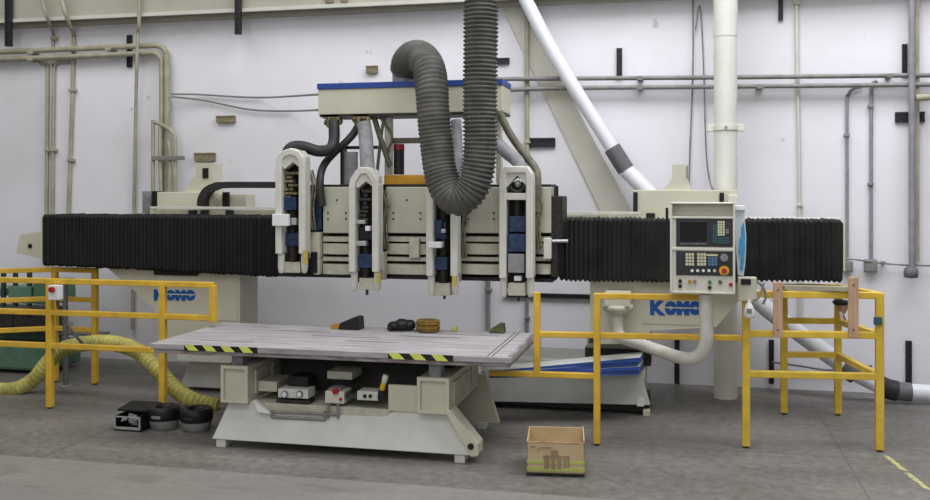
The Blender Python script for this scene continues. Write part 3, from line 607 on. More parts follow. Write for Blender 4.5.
# big ribbed exhaust hose
def ribs(i, N):
    a = 1.0 if i < N*.52 else .45
    return 1.0+(.04 if (i // 2) % 2 else -.075)*a+.01*math.sin(i*1.7)
hose('fat charcoal ribbed hose hanging from above and looping up over the beam',
     [(481, -60, 6.52), (481, 0, 6.52), (480.5, 60, 6.52), (480, 110, 6.52), (480, 150, 6.52), (476, 178, 6.52), (468, 193, 6.52), (457, 199, 6.52), (447, 191, 6.53), (440, 170, 6.55), (436, 140, 6.56), (433, 110, 6.56), (431.5, 85, 6.58), (428, 66, 6.66), (420, 56.5, 6.85), (412, 57, 7.05), (406.5, 63, 7.2), (405, 70, 7.25)], 17.2, 'hose', 'exhaust_hose', ribs, .0075, 28)
# ------------------------------------------------------------------ control cabinet on its arm
PY = 6.40
cp = thing('control_cabinet', 'beige machine control cabinet with dark screen on a bent tubular arm', 'control panel', (X(700, PY), PY, Z(700, 292, PY)))
def pz(y): return Z(700, y, PY)
CS = 1.6; x0, x1 = X(668.5+CS, PY), X(733.5+CS, PY)
m = MB()
m.prism([(PY, pz(292)), (PY, pz(217)), (PY+.07, pz(215)), (PY+.09, pz(203)), (PY+.21, pz(203)), (PY+.21, pz(292))], 'x', x0+.012, x1-.012)
cab = m.build('cabinet', M['cabwhite'], cp, .004)
m = MB()
for xx in (x0, x1-.014):
    m.prism([(PY-.015, pz(292.5)), (PY-.015, pz(205)), (PY+.02, pz(202.5)), (PY+.22, pz(202.5)), (PY+.22, pz(292.5))], 'x', xx, xx+.014)
m.box(x0, x1, PY-.015, PY+.22, pz(204), pz(202.5)); m.box(x0, x1, PY-.012, PY, pz(218.5), pz(216.5)); m.box(x0, x1, PY-.012, PY, pz(250.5), pz(247.5)); m.box(x0, x1, PY-.012, PY+.2, pz(293.5), pz(291.5))
m.build('cabinet_frame', M['cabwhite'], cp, .003)
def cb(xa, xb, ya, yb, Y0, nm, mt, par, bv=.001, d=.012):
    p = at(xa+CS, ya, PY); q = at(xb+CS, yb, PY); return MB().box(p.x, q.x, Y0, Y0+d, q.z, p.z).build(nm, M[mt], par, bv)
sb = cb(674.5, 731, 218.5, 247, PY-.008, 'screen_bezel', 'bezel', cp)
cb(678.5, 705, 221, 241.5, PY-.011, 'screen', 'screen', sb, .003)
k = MB()
for i in range(9):
    p = at(679+CS+i*3, 243, PY); k.box(p.x, p.x+.012, PY-.013, PY-.005, p.z-.009, p.z)
k.build('soft_keys', M['grey'], sb)
def keys(xa, xb, ya, yb, nx, ny, nm, mt, par):
    k = MB()
    for i in range(nx):
        for j in range(ny):
            p = at(xa+CS+(xb-xa)*i/nx, ya+(yb-ya)*j/ny, PY); q = at(xa+CS+(xb-xa)*(i+.82)/nx, ya+(yb-ya)*(j+.82)/ny, PY); k.box(p.x, q.x, PY-.015, PY-.005, q.z, p.z)
    k.build(nm, M[mt], par)
keys(716, 723.5, 221, 236, 3, 6, 'keypad', 'cream', sb); keys(711, 716, 225, 243, 2, 6, 'function_keys', 'teal', sb); keys(716.5, 728, 237, 244, 4, 3, 'arrow_keys', 'teal', sb); keys(724, 728, 229, 234, 1, 2, 'light_keys', 'grey', sb)
ob2 = cb(674.5, 731, 251, 276, PY-.008, 'operator_bezel', 'bezel', cp)
keys(684, 693, 253, 266, 3, 4, 'mode_keys', 'cream', ob2); keys(695.5, 705, 253, 266, 3, 4, 'jog_keys', 'cream', ob2); keys(706.5, 716, 257, 266, 3, 3, 'feed_keys', 'keyblue', ob2)
p = at(705+CS, 254, PY); q = at(716+CS, 256, PY); MB().box(p.x, q.x, PY-.012, PY-.005, q.z, p.z).build('label_strip', M['cream'], ob2)
def button(x, y, r, mt, nm, par, d=.02, ring=None):
    c = at(x+CS, y, PY)
    if ring:
        o = MB().cyl((c.x, PY-.012, c.z), (c.x, PY-.004, c.z), r*1.0, 20).build('emergency_stop', M[ring], par)
        MB().cyl((c.x, PY-.04, c.z), (c.x, PY-.012, c.z), r*.5, 16).build('stop_button', M[mt], o); return
    MB().cyl((c.x, PY-d, c.z), (c.x, PY, c.z), r, 14).build(nm, M[mt], par)
button(722.5, 257.5, .025, 'greypipe', 'dial', ob2, .025); button(722.5, 270.5, .032, 'red', '', ob2, ring='estop')
for i in range(5): button(690.5+5.6*i, 270.5, .0095, 'white' if i < 4 else 'cream', 'push_button', ob2)
for x, y, mt in ((678.5, 281, 'black'), (678.5, 286, 'black'), (688, 281.5, 'orange'), (693, 281.5, 'tan'), (708, 282, 'green'), (708, 287.5, 'black'), (718.5, 282, 'olive'), (729, 284.5, 'red')):
    button(x, y, .012, mt, 'push_button', cab, .016)
MB().box(x0-.03, x0-.012, PY+.02, PY+.06, pz(262), pz(208)).build('side_handle', M['black'], cp, .005)
# arm
P = spline([at(705.5, 294, 6.50), at(706, 312, 6.50), at(706.5, 330, 6.50), at(706, 343, 6.51), at(701, 354, 6.54), at(691, 359, 6.60), at(678, 357, 6.70), at(660, 351, 6.84), at(640, 344, 7.02), at(628, 340, 7.12), at(620, 336, 7.18), at(617.5, 329, 7.2), at(617.5, 313, 7.2)], 10)
MB().tube(P, 6.4*6.6/F, 20).build('arm', M['offwhite'], cp)
m = MB(); c = at(617.5, 312, 7.2); m.lathe(c, [(.055, -.02), (.09, .0), (.115, .02), (.115, .055), (.06, .06)], 20); m.build('pivot_flange', M['beige2'], cp)
p = at(604, 293, 7.12); q = at(630, 307, 7.12); MB().box(p.x, q.x, 7.1, 7.385, q.z, p.z).build('pivot_mount', M['beige'], cp, .006)
# film wrap beside the cabinet, bottle and lubricator box on the pen post
def lump(path, r, n, rf, name, mt, par, sq=.5):
    pf = [(math.cos(2*math.pi*k/n), sq*math.sin(2*math.pi*k/n)) for k in range(n)]
    return MB().tube(path, 1, prof=pf, rf=rf, up=(1, 0, 0)).build(name, M[mt], par)
t = thing('film_bag', 'pale plastic film bag with sky blue print hanging beside the control cabinet', 'bag', at(741, 276, 6.68))
def sheetpoly(pts, Y0, Y1, nm, mt, bv):
    MB().prism([(at(x, y, Y0).x, at(x, y, Y0).z) for x, y in pts], 'y', Y0, Y1).build(nm, M[mt], t, bv)
sheetpoly([(735, 208), (744.5, 208), (745, 222), (746.3, 236), (746, 252), (745, 266), (743.5, 276), (738, 275), (737, 262), (735.5, 240)], 6.66, 6.70, 'hanging_bag', 'bag', .008)
sheetpoly([(743.5, 222), (744.8, 232), (745.2, 248), (744, 262), (742.5, 272), (740, 270), (740.8, 258), (738.3, 252), (739.4, 240), (741.2, 236), (741, 228)], 6.652, 6.662, 'blue_print', 'bagblue', .003)
p, q = at(735, 205.5, 6.66), at(745, 210.5, 6.66); MB().box(p.x, q.x, 6.64, 6.70, q.z, p.z).build('bag_clip', M['white'], t, .004)
# ------------------------------------------------------------------ router worktable
TX0, TX1, TY0, TY1, TZ = -3.57, -1.06, 5.86, 6.91, .70
wt = thing('router_worktable', 'low router table with scarred grey board top on a white steel base', 'machine table', (-2.25, 6.35, 0))
tt = MB().box(TX0, TX1, TY0, TY1, .662, TZ).build('table_board', M['table'], wt, .004)
MB().box(TX0+.02, TX1-.01, TY0+.012, TY1-.02, .634, .662).build('lower_board', M['boardedge'], wt, .003)
m = MB()
for xa, xb, yy in ((-2.62, -2.1, 6.42), (-2.3, -1.9, 6.24), (-3.2, -2.55, 6.6), (-2.0, -1.55, 6.55), (-3.3, -2.9, 6.05), (-1.9, -1.3, 6.7)):
    MB().box(xa, xb, yy, yy+.012, TZ-.002, TZ+.0015).build('board_groove', M['groove'], tt)
for xx in (-1.22, -1.19): MB().box(xx, xx+.01, TY0+.02, TY1-.02, TZ-.002, TZ+.0012).build('board_groove', M['groove'], tt)
MB().box(-1.085, -1.062, TY0+.03, TY1-.03, .66, TZ+.006).build('edge_strip', M['boardedge'], wt, .003)
def hazard(px0, px1, n, first_yellow):
    m = MB(); y0 = TY0-.006; xa = X(px0, y0); xb = X(px1, y0); z0, z1 = .662, .70
    m.box(xa, xb, y0+.001, TY0, z0, z1, 0); w = (xb-xa)/(2*n)*1.0
    for k in range(n):
        s = xa+2*k*w+(0 if first_yellow else w)
        m.prism([(min(s+.035, xb), z0), (min(s+w+.04, xb), z0), (min(s+w, xb), z1), (s, z1)], 'y', y0, y0+.002, 1)
    m.build('hazard_tape', [M['tapek'], M['tapey']], wt)
hazard(184, 257, 4, True); hazard(388, 453, 3, True)
# base: front and rear cross plates, two longitudinal box beams, shelf
FY = 5.93
zA, zB = Z(228, 401, FY), Z(449, 412, FY); m = MB(); tl = .07
out = [(X(213, FY), .055), (X(472, FY), .055), (X(447, FY), zB), (X(396, FY), zB), (X(384, FY), Z(384, 418, FY)), (X(266, FY), Z(266, 413.5, FY)), (X(252, FY), zA), (X(227, FY), zA)]
yo = lambda z: FY-.02+tl*(z-.055)/(zB-.055)
n = len(out); m.add([(x, yo(z), z) for x, z in out]+[(x, yo(z)+.05, z) for x, z in out], [list(range(n)), list(range(n, 2*n))[::-1]]+[(k, n+k, n+(k+1) % n, (k+1) % n) for k in range(n)])
fp = m.build('front_base_plate', M['basewhite'], wt, .006)
xq = X(472, FY); xp = X(447, FY)
m = MB(); m.prism([(xp-.005, zB+.015), (xp+.03, zB+.015), (xq+.045, .13), (xq+.045, .06), (xq, .055)], 'y', FY-.035, FY+.12)
m.build('base_gusset', M['beige'], wt, .006)
MB().cyl((xq+.0, FY-.045, .12), (xq+.0, FY-.02, .12), .02).build('lifting_hole', M['black'], fp)
RY = 6.8
m = MB(); m.prism([(X(226, RY), .05), (X(499, RY), .05), (X(484, RY), .40), (X(250, RY), .40)], 'y', RY, RY+.05); m.build('rear_base_plate', M['beige'], wt, .006)
for xx, yy in ((-3.07, FY+.02), (-1.40, FY+.02), (-3.07, RY+.02), (-1.44, RY+.02)):
    MB().box(xx-.04, xx+.03, yy-.03, yy+.07, 0, .052).build('foot_pad', M['offwhite'], wt, .005)
LX0, LX1 = X(222, FY), X(248, FY); RX0, RX1 = X(418, FY), X(449, FY)
for xa, xb, yt, yb in ((LX0, LX1, 366, 402), (RX0, RX1, 378, 413)):
    zt_, zb2 = Z(235 if xa < -2 else 433, yt, FY), Z(235 if xa < -2 else 433, yb, FY)
    pb = MB().box(xa, xb, FY+.01, RY+.03, zb2, zt_).build('side_beam', M['beige'], wt, .006)
    m = MB(); f = .018
    ya, yb_ = FY-.014, FY+.012; m.box(xa-.003, xb+.003, ya, yb_, zt_-f, zt_+.003); m.box(xa-.003, xb+.003, ya, yb_, zb2-.003, zb2+f); m.box(xa-.003, xa+f, ya, yb_, zb2+f, zt_-f); m.box(xb-f, xb+.003, ya, yb_, zb2+f, zt_-f)
    m.build('end_frame', M['beige'], pb)
    mx = (xa+xb)/2
    MB().box(mx-.04, mx+.04, FY+.03, FY+.13, zt_, .634).build('table_stop', M['greypipe'], wt, .004)
    MB().box(mx-.05, mx+.05, FY+.35, RY, zt_, .634).build('guide_rail', M['dark'], wt, .004)
    m = MB(); xs = xb if xa > -2 else xb
    for k in range(3): m.box(xs, xs+.012, FY+.1+k*.27, FY+.3+k*.27, zb2+.04, zt_-.04)
    m.build('beam_web_plate', M['beige2'], pb, .003)
zs = Z(330, 404, 6.05)
sh = MB().box(LX1, RX0, FY+.06, RY, zs-.14, zs).build('cross_shelf', M['beige2'], wt, .005)
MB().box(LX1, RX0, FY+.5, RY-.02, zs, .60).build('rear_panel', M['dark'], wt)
MB().box(X(390, 6.0), RX0, FY+.03, FY+.06, Z(400, 410, 6), Z(400, 384, 6)).build('front_cover', M['beige'], wt, .004)
def tb(x0, x1, y0, y1, Y0, Y1, nm, mt, par=None, bv=.004):
    p = at(x0, y0, Y0); q = at(x1, y1, Y0); return MB().box(p.x, q.x, Y0, Y1, q.z, p.z).build(nm, M[mt], par or wt, bv)
v1 = tb(278, 308, 388.5, 399, 5.97, 6.1, 'air_manifold', 'offwhite')
for x in (285, 300):
    c = at(x, 394, 5.97); MB().cyl((c.x, 5.955, c.z), (c.x, 5.97, c.z), .024, 16).build('gauge', M['grey'], v1); MB().cyl((c.x, 5.952, c.z), (c.x, 5.956, c.z), .016, 16).build('gauge_dial', M['white'], v1)
tb(276, 309, 399, 404, 5.99, 6.1, 'manifold_bracket', 'dark')
v2 = tb(325, 344, 391, 404, 5.97, 6.12, 'valve_box', 'offwhite'); tb(328, 340, 388, 391, 5.99, 6.1, 'valve_cap', 'grey', v2); c = at(336, 391, 5.97); MB().cyl((c.x, 5.95, c.z), (c.x, 5.97, c.z), .02).build('red_knob', M['red'], v2); 
c = at(341, 399, 5.97); MB().cyl((c.x, 5.955, c.z), (c.x, 5.97, c.z), .01).build('port', M['red'], v2)
tb(344, 358, 394, 399, 5.99, 6.1, 'hose_link', 'dark')
v3 = tb(357, 378, 391, 401, 5.97, 6.1, 'valve_box', 'offwhite')
for x in (365, 370.5): c = at(x, 396, 5.97); MB().cyl((c.x, 5.962, c.z), (c.x, 5.971, c.z), .012).build('port', M['black'], v3)
tb(327, 352, 371, 380, 6.1, 6.3, 'junction_box', 'beige2'); tb(288, 308, 376, 387, 6.05, 6.2, 'control_box', 'darkmech'); tb(258, 277, 381, 392, 6.05, 6.3, 'side_plate', 'beige2')
m = MB(); P = [at(272, 410, 5.95), at(272, 417, 5.95), at(325, 419.5, 5.95), at(325, 411, 5.95)]; m.tube([P[0], P[1]], .012, 8); m.tube([P[1], P[2]], .012, 8); m.tube([P[2], P[3]], .012, 8); m.tube([at(272, 412, 5.95), at(338, 414.5, 5.95)], .01, 8)
for x in (328, 338): m.tube([at(x, 404, 5.95), at(x, 418, 5.95)], .01, 8)
m.build('handle_bar', M['conduit'], wt)
m = MB().prism([(X(259, 5.94), Z(259, 411, 5.94)), (X(270, 5.94), Z(270, 413, 5.94)), (X(255, 5.94), Z(255, 400, 5.94))], 'y', 5.92, 5.96); m.build('paper_tag', M['white'], wt)
# hand nozzle standing in the base
t = thing('air_nozzle', 'yellow and white hand tool standing upright beside the valve boxes', 'tool', at(381, 398, 5.96))
c = at(381, 399, 5.955); MB().cyl(c, at(382, 390, 5.955), .024, 12).build('socket_mount', M['black'], t)
MB().tube([at(381.5, 392, 5.955), at(382.5, 387, 5.955), at(384, 382, 5.955)], .015, 12, rf=lambda i, N: (.016, .019, .016)[i]).build('yellow_grip', M['estop'], t)
MB().tube([at(384, 382.5, 5.955), at(385, 378, 5.955), at(386, 375, 5.955)], .016, 12, rf=lambda i, N: (.017, .021, .018)[i]).build('white_head', M['offwhite'], t)
# things on the table
t = thing('wedge_tool', 'black wedge shaped tool with a yellow tip at the back of the table', 'tool', (X(350, 6.8), 6.8, TZ+.003))
zt = TZ+.003
m = MB().prism([(X(341, 6.8), zt), (X(362, 6.8), zt), (X(361, 6.8), Z(361, 317, 6.8)), (X(357, 6.8), Z(357, 316, 6.8)), (X(343, 6.8), Z(343, 322, 6.8))], 'y', 6.74, 6.86); m.build('wedge_body', M['black'], t, .006)
MB().prism([(X(332, 6.8), zt), (X(341, 6.8), zt), (X(341, 6.8), zt+.035), (X(334, 6.8), zt+.03)], 'y', 6.76, 6.84).build('yellow_tip', M['orange'], t, .005)
t = thing('cloth_bundle', 'crumpled black cloth bundle at the back edge of the worktable', 'cloth bundle', (X(403, 6.8), 6.8, zt))
m = MB(); random.seed(3)
for x, y, rx, rz in ((396, 323, .06, .035), (403, 321, .06, .045), (409, 322, .05, .04), (392, 325, .03, .02)):
    c = at(x, y, 6.8); m.ball((c.x, 6.8+random.uniform(-.03, .03), zt+rz), (rx, .06, rz), 12, 0, .06)
m.build('cloth', M['black'], t)
t = thing('cord_coil', 'amber brown coil of cord beside the black bundle on the worktable', 'cord', (X(428, 6.78), 6.78, zt))
m = MB()
for k in range(5):
    c = Vector((X(428, 6.78), 6.78, zt+.014+k*.016)); r = .075+.006*(k % 2); m.tube([c+Vector((r*math.cos(a*.2618), .8*r*math.sin(a*.2618), 0)) for a in range(25)], .012, 8, caps=False)
m.build('coil', M['coil'], t)
m = MB(); m.prism([(X(490, 6.86), zt), (X(505, 6.86), zt), (X(504, 6.86), zt+.065), (X(500, 6.86), zt+.07), (X(492, 6.86), zt+.03)], 'y', 6.82, 6.9)
single(m, 'clamp_block', M['olivelump'], 'small olive wedge on the rear corner of the worktable', 'block', None, .005)
m = MB(); m.box(X(452, 6.86), X(457, 6.86), 6.84, 6.88, zt, zt+.03); single(m, 'stop_block', M['limey'], 'tiny yellow block at the rear edge of the worktable', 'block', None, .004)
# blue sheet stack on the right base
labels = ['lowest blue edged sheet in the stack on the white base', 'blue edged sheet second from bottom of the stack on the white base', 'blue edged sheet second from top of the stack on the white base', 'topmost pale faced sheet with blue edge on the white base']
z = Z(560, 366, by)+.004
for i, lb in enumerate(labels):
    m = MB(); e = (.0, .012, -.01, .015)[i]
    q = [(X(489, 6.86)-e*.5, 6.86+e), (X(638, 7.24)+e, 7.24-e*.4), (X(638, 7.24)+.03, 7.5), (X(489, 6.86)+.03, 7.12)]
    zl, hl, zr, hr = z+i*.0125, .010, z+i*.034, .029
    zb_l = [zl, zr, zr, zl]; zt_l = [zl+hl, zr+hr, zr+hr, zl+hl]
    vs = [(a, b, zz_) for (a, b), zz_ in zip(q, zb_l)]+[(a, b, zz_) for (a, b), zz_ in zip(q, zt_l)]
    m.add(vs, [(3, 2, 1, 0), (0, 1, 5, 4), (1, 2, 6, 5), (2, 3, 7, 6), (3, 0, 4, 7)], 0); m.add(vs, [(4, 5, 6, 7)], 1)
    single(m, 'blue_sheet', [M['sheetblue'], M['basewhite']], lb, 'sheet', 'blue sheets stacked on the machine base')
# ------------------------------------------------------------------ guard rails
def rail_thing(name, label, posts, rails, matn, group, w=.05, feet=True):
    """posts: (X,Y,z0,z1); rails: (p,q) world points"""
    t = thing(name, label, 'guard rail', (posts[0][0], posts[0][1], 0), group)
    for x, y, z0, z1 in posts:
        po = MB().box(x-w/2, x+w/2, y-w/2, y+w/2, max(z0, .012), z1).build('post', M[matn], t, .006)
        if z0 <= 0: MB().cyl((x, y, 0), (x, y, .07), w*.36, 10).build('post_foot', M['dark'], po)
    for p, q in rails: MB().bar(p, q, w*.9, w*.86).build('rail', M[matn], t, .005)
    return t
GY = 6.67
pa = fl(50, 409); pb = (X(163, GY), GY); z1 = Z(50, 278, GY)
def rl(x0, y0, x1, y1, Y0, Y1=None): return (at(x0, y0, Y0), at(x1, y1, Y1 or Y0))
LR = Z(50, 281, GY); LM = Z(50, 312.5, GY); LL = Z(50, 345.5, GY); RXE = X(214, GY)
def lv(xa, xb, z, y=GY): return (Vector((xa, y, z)), Vector((xb, y, z)))
XS = X(-60, GY)
rail_thing('guard_rail', 'yellow guard rail in front of the ribbed yellow hose', [(X(50, GY), GY, 0, LR+.02), (X(163, GY), GY, 0, LR+.01), (X(213, GY), GY, .737, LR)], [lv(XS, RXE, LR), lv(XS, RXE, LM), lv(XS, RXE, LL)], 'yellow', 'yellow guard rails')
B1 = Vector((X(95, 7.58), 7.58, 0)); B0 = Vector((X(55, 7.6), 7.6, 0)); BL = Vector((X(-60, 7.1), 7.1, 0))
def up(v, z): return Vector((v.x, v.y, z))
zz = [Z(95, y, 7.58) for y in (270.5, 300, 330)]
rail_thing('guard_rail', 'yellow guard rail farther back near the green machine', [(B1.x, B1.y, 0, zz[0]+.02), (B0.x, B0.y, 0, zz[0])], [(up(B0, z), up(B1, z)) for z in zz]+[(up(BL, z), up(B0, z)) for z in zz], 'yellow', 'yellow guard rails')
# right: swing section by the table and pen
ga, gb = Vector((X(597, 6.55), 6.55, 0)), Vector((X(741, 6.66), 6.66, 0)); gc = Vector((X(537, 6.52), 6.52, 0)); gd = Vector((X(470, 6.97), 6.97, 0))
zT, zM, zL = Z(597, 296, 6.55), Z(597, 335.5, 6.55), Z(597, 376, 6.55)
ge = ga+(gb-ga)*((700-597)/(741-597.))
rail_thing('guard_rail', 'yellow guard rail section crossing in front of the blue sheets and lettered column', [(ga.x, ga.y, 0, zT+.02), (gc.x, gc.y, zL-.02, zT+.02)], [(up(ga, zT), up(ge, zT)), (up(gc, zM), up(gb, zM)), (up(gc, zL), up(ga, zL)), (up(gc+(ga-gc)*-.8, zL), up(gc, zL))], 'yellow', 'yellow guard rails', .045)
f0, f1, b0, b1 = Vector((.384, 6.68, 0)), Vector((1.269, 6.82, 0)), Vector((.756, 7.79, 0)), Vector((1.161, 7.85, 0))
f0 = Vector((X(746, 6.72), 6.72, 0)); f1 = Vector((X(879.5, 6.82), 6.82, 0)); b0 = Vector((X(784, 7.79), 7.79, 0)); b1 = Vector((X(838, 7.85), 7.85, 0))
zT, zM, zL = Z(880, 295.5, 6.82), Z(880, 335.5, 6.82), Z(880, 376.5, 6.82); bT, bM, bL = Z(810, 287, 7.8), Z(810, 321, 7.8), Z(810, 355, 7.8)
rail_thing('guard_rail', 'yellow four post railed pen with two pine boards at its front', [(f0.x, f0.y, 0, zT+.01), (f1.x, f1.y, 0, zT+.02), (b0.x, b0.y, 0, bT), (b1.x, b1.y, 0, bT)],
   [(up(f0, zT), up(f1, zT)), (up(f0, zM), up(f1, zM)), (up(f0, zL), up(f1, zL)), (up(b0, bT), up(b1, bT)), (up(b0, bM), up(b1, bM)), (up(b0, bL), up(b1, bL)), (up(b1, bT), up(f1, zT)), (up(b1, bM), up(f1, zM)), (up(b1, bL), up(f1, zL))], 'yellow2', 'yellow guard rails', .052)
def board(px, w, y0, y1, label):
    fr = (px-746)/(879.5-746); Yf = f0.y+(f1.y-f0.y)*fr-.031-.002; p = at(px-w/2, y0, Yf-.02); q = at(px+w/2, y1, Yf-.02)
    m = MB().box(p.x, q.x, Yf-.022, Yf, q.z, p.z)
    t = thing('pine_board', label, 'board', ((p.x+q.x)/2, Yf, q.z), 'pine boards on the railed pen')
    m.build('board_hanger', M['wood'], t, .003)
    s = MB()
    for yy in (y0+8, y1-8):
        c = at(px, yy, Yf-.022); s.cyl((c.x, Yf-.026, c.z), (c.x, Yf-.022, c.z), .006, 8)
    s.build('screw', M['dark'], t)
board(778, 9.5, 282, 338, 'upright pine board on the pen nearer the control cabinet')
board(853.5, 10.5, 277, 338, 'upright pine board on the pen nearer the corner post')
fr = (815-746)/(879.5-746); Yr = f0.y+(f1.y-f0.y)*fr; p = at(784, 284, Yr); q = at(850, 288, Yr)
t = thing('cross_slat', 'thin pale slat laid on the top rail between the two pine boards', 'slat', ((p.x+q.x)/2, Yr, zT+.03))
MB().box(p.x, q.x, Yr-.02, Yr+.03, zT+.028, zT+.06).build('slat_rail', M['conduitbeige'], t, .003)
# box clamp and hook on pen
t = thing('switch_clip', 'small dark switch clipped on the corner post of the pen', 'switch', at(878, 321, 6.78))
p, q = at(874, 317, 6.77), at(882, 325, 6.77); MB().box(p.x, q.x, 6.765, 6.793, q.z, p.z).build('switch_body', M['teal'], t, .004)
t = thing('hanging_scrap', 'dark cap with a red and white tape scrap hanging on the rear pen post', 'tape scrap', at(841, 328, 7.78))
c = at(840, 304, 7.79); MB().lathe((c.x, 7.745, c.z), [(.012, -.012), (.05, 0), (.066, .02), (.05, .034), (.02, .04)], 16).build('hanging_cap', M['rubber'], t)
MB().lathe((c.x+.01, 7.745, c.z-.07), [(.02, 0), (.036, .03), (.046, .068)], 16).build('cone', M['wood'], t)
MB().prism([(at(x, y, 7.73).x, at(x, y, 7.73).z) for x, y in ((838, 311), (841, 311), (847, 325), (842, 325))], 'y', 7.69, 7.695).build('white_tape', M['white'], t)
MB().prism([(at(x, y, 7.725).x, at(x, y, 7.725).z) for x, y in ((842, 314), (843.2, 314), (847.5, 324), (845.5, 324))], 'y', 7.684, 7.689).build('red_tape', M['red'], t)
# lubricator box + white bottle on near post
t = thing('lubricator_box', 'small beige box with dark opening on top of the pen post by the cabinet', 'box', at(747, 300, 6.68))
p, q = at(738, 277, 6.62), at(757, 302, 6.62); bxo = MB().box(p.x, q.x, 6.62, 6.68, q.z, p.z).build('box_mount', M['beige'], t, .008)
p, q = at(741, 279, 6.61), at(751, 285, 6.61); MB().box(p.x, q.x, 6.612, 6.622, q.z, p.z).build('dark_opening', M['black'], bxo, .003)
m = MB(); m.tube(spline([at(755, 280, 6.63), at(762, 286, 6.63), at(766, 296, 6.64), at(763, 304, 6.65)], 6), .009, 8); m.tube(spline([at(753, 300, 6.62), at(759, 297, 6.62), at(764, 283, 6.63)], 6), .007, 8)
m.build('looped_tube', M['grey'], t)
t = thing('white_bottle', 'white plastic bottle hanging under the small beige box on the pen post', 'bottle', at(749, 318, 6.60))
MB().lathe(at(749, 318, 6.6), [(.02, 0), (.033, .005), (.036, .02), (.036, .05), (.024, .085), (.012, .105), (.012, .12)], 18).build('bottle_hanging_body', M['white'], t)
p, q = at(747, 309, 6.55), at(752, 314, 6.55); MB().box(p.x, q.x, 6.561, 6.569, q.z, p.z).build('bottle_label', M['greypipe'], t)
# e-stop on left rail
t = thing('emergency_stop_box', 'small white box with a red button on top of the yellow post', 'switch box', at(55, 301, 6.62))
p, q = at(49.5, 285, 6.6), at(60, 300, 6.6); MB().box(p.x, q.x, 6.58, 6.644, q.z, p.z).build('box_mount', M['white'], t, .006)
c = at(53, 289.5, 6.58); MB().cyl((c.x, 6.55, c.z), (c.x, 6.58, c.z), .022, 16).build('red_button', M['red'], t)
MB().tube(spline([at(57, 299, 6.61), at(59, 308, 6.72), at(66, 322, 6.76), (at(76, 336, 6.8)), at(86, 347, 6.9)], 8), .013, 8).build('cable', M['coupling'], t)
t = thing('grey_post', 'grey tube post standing behind the white box with the red button', 'post', (X(66, 7.45), 7.45, 0))
MB().tube([(X(66, 7.45), 7.45, 0), (X(65, 7.45), 7.45, Z(65, 280, 7.45))], .024, 12).build('tube', M['coupling'], t); MB().cyl((X(66, 7.45), 7.45, 0), (X(66, 7.45), 7.45, .012), .06, 16).build('base_flange', M['grey'], t)
# yellow hose
def yribs(i, N): return 1+(.05 if (i // 2) % 2 else -.11)*(1 if i > N*.40 else .25)
P = spline([at(-50, 390, 7.08), at(-10, 390, 7.08), at(16, 389, 7.1), (at(34, 379, 7.12)), at(48, 362, 7.14), at(62, 350, 7.14), at(80, 344.5, 7.13), at(102, 342.5, 7.1), at(124, 345.5, 7.06), at(142, 354, 7.02), at(156, 368, 6.98), at(170, 384, 6.94), at(186, 396.5, 6.9), at(203, 403, 6.92), at(218, 406, 6.94)], 10)
P = resample(P, .0105)
single(MB().tube(P, .064, 16, rf=lambda i, N: .064*yribs(i, N)), 'duct_hose', M['yhose'], 'yellow ribbed hose arching along the floor behind the guard rail', 'hose')
# green machine
t = thing('green_machine', 'green machine with rollers standing at the far edge behind the guard rails', 'machine', (X(15, 8.1), 8.1, 0))
def gb_(x0, x1, y0, y1, Y0, Y1, nm, mt, bv=.01, par=None):
    p = at(x0, y0, Y0); q = at(x1, y1, Y0); return MB().box(p.x, q.x, Y0, Y1, q.z, p.z).build(nm, M[mt], par or t, bv)
gb_(-70, 46, 341, 372, 7.85, 8.4, 'bed', 'greenpaint', .03); gb_(-70, 40, 374, 384, 7.9, 8.35, 'base_rail', 'greendark'); gb_(-70, 44, 306, 341, 8.05, 8.4, 'dark_bay', 'greendark')
gb_(8, 31, 286, 304, 7.95, 8.3, 'gearbox', 'greenpaint', .012); gb_(33, 50, 281, 305, 7.95, 8.35, 'gearbox', 'greenpaint', .012); gb_(-70, 5, 286, 296, 8.0, 8.3, 'cover', 'conduit', .01)
for i, x in enumerate((-20, 5, 22, 38)):
    MB().cyl(at(x, 322, 7.95), at(x, 322, 8.06), .075, 18).build('roller', M['darkmech'], t)
m = MB()
for x in (5, 17, 31): m.box(X(x-1.5, 8.0), X(x+1.5, 8.0), 7.96, 8.0, Z(x, 306, 8.0), Z(x, 272, 8.0))
m.build('guide_post', M['greendark'], t, .003)
p = at(-70, 384, 7.95); q = at(38, 384, 7.95)
for xx in (p.x+.1, (p.x+q.x)/2, q.x-.06): MB().box(xx-.05, xx+.05, 8.0, 8.3, 0, p.z+.01).build('leg', M['greendark'], t, .006)
p, q = at(44, 336, 7.9), at(95, 340, 7.9); MB().box(p.x, q.x-.1, 8.1, 8.3, q.z, p.z).build('side_shelf', M['grey'], t, .006)
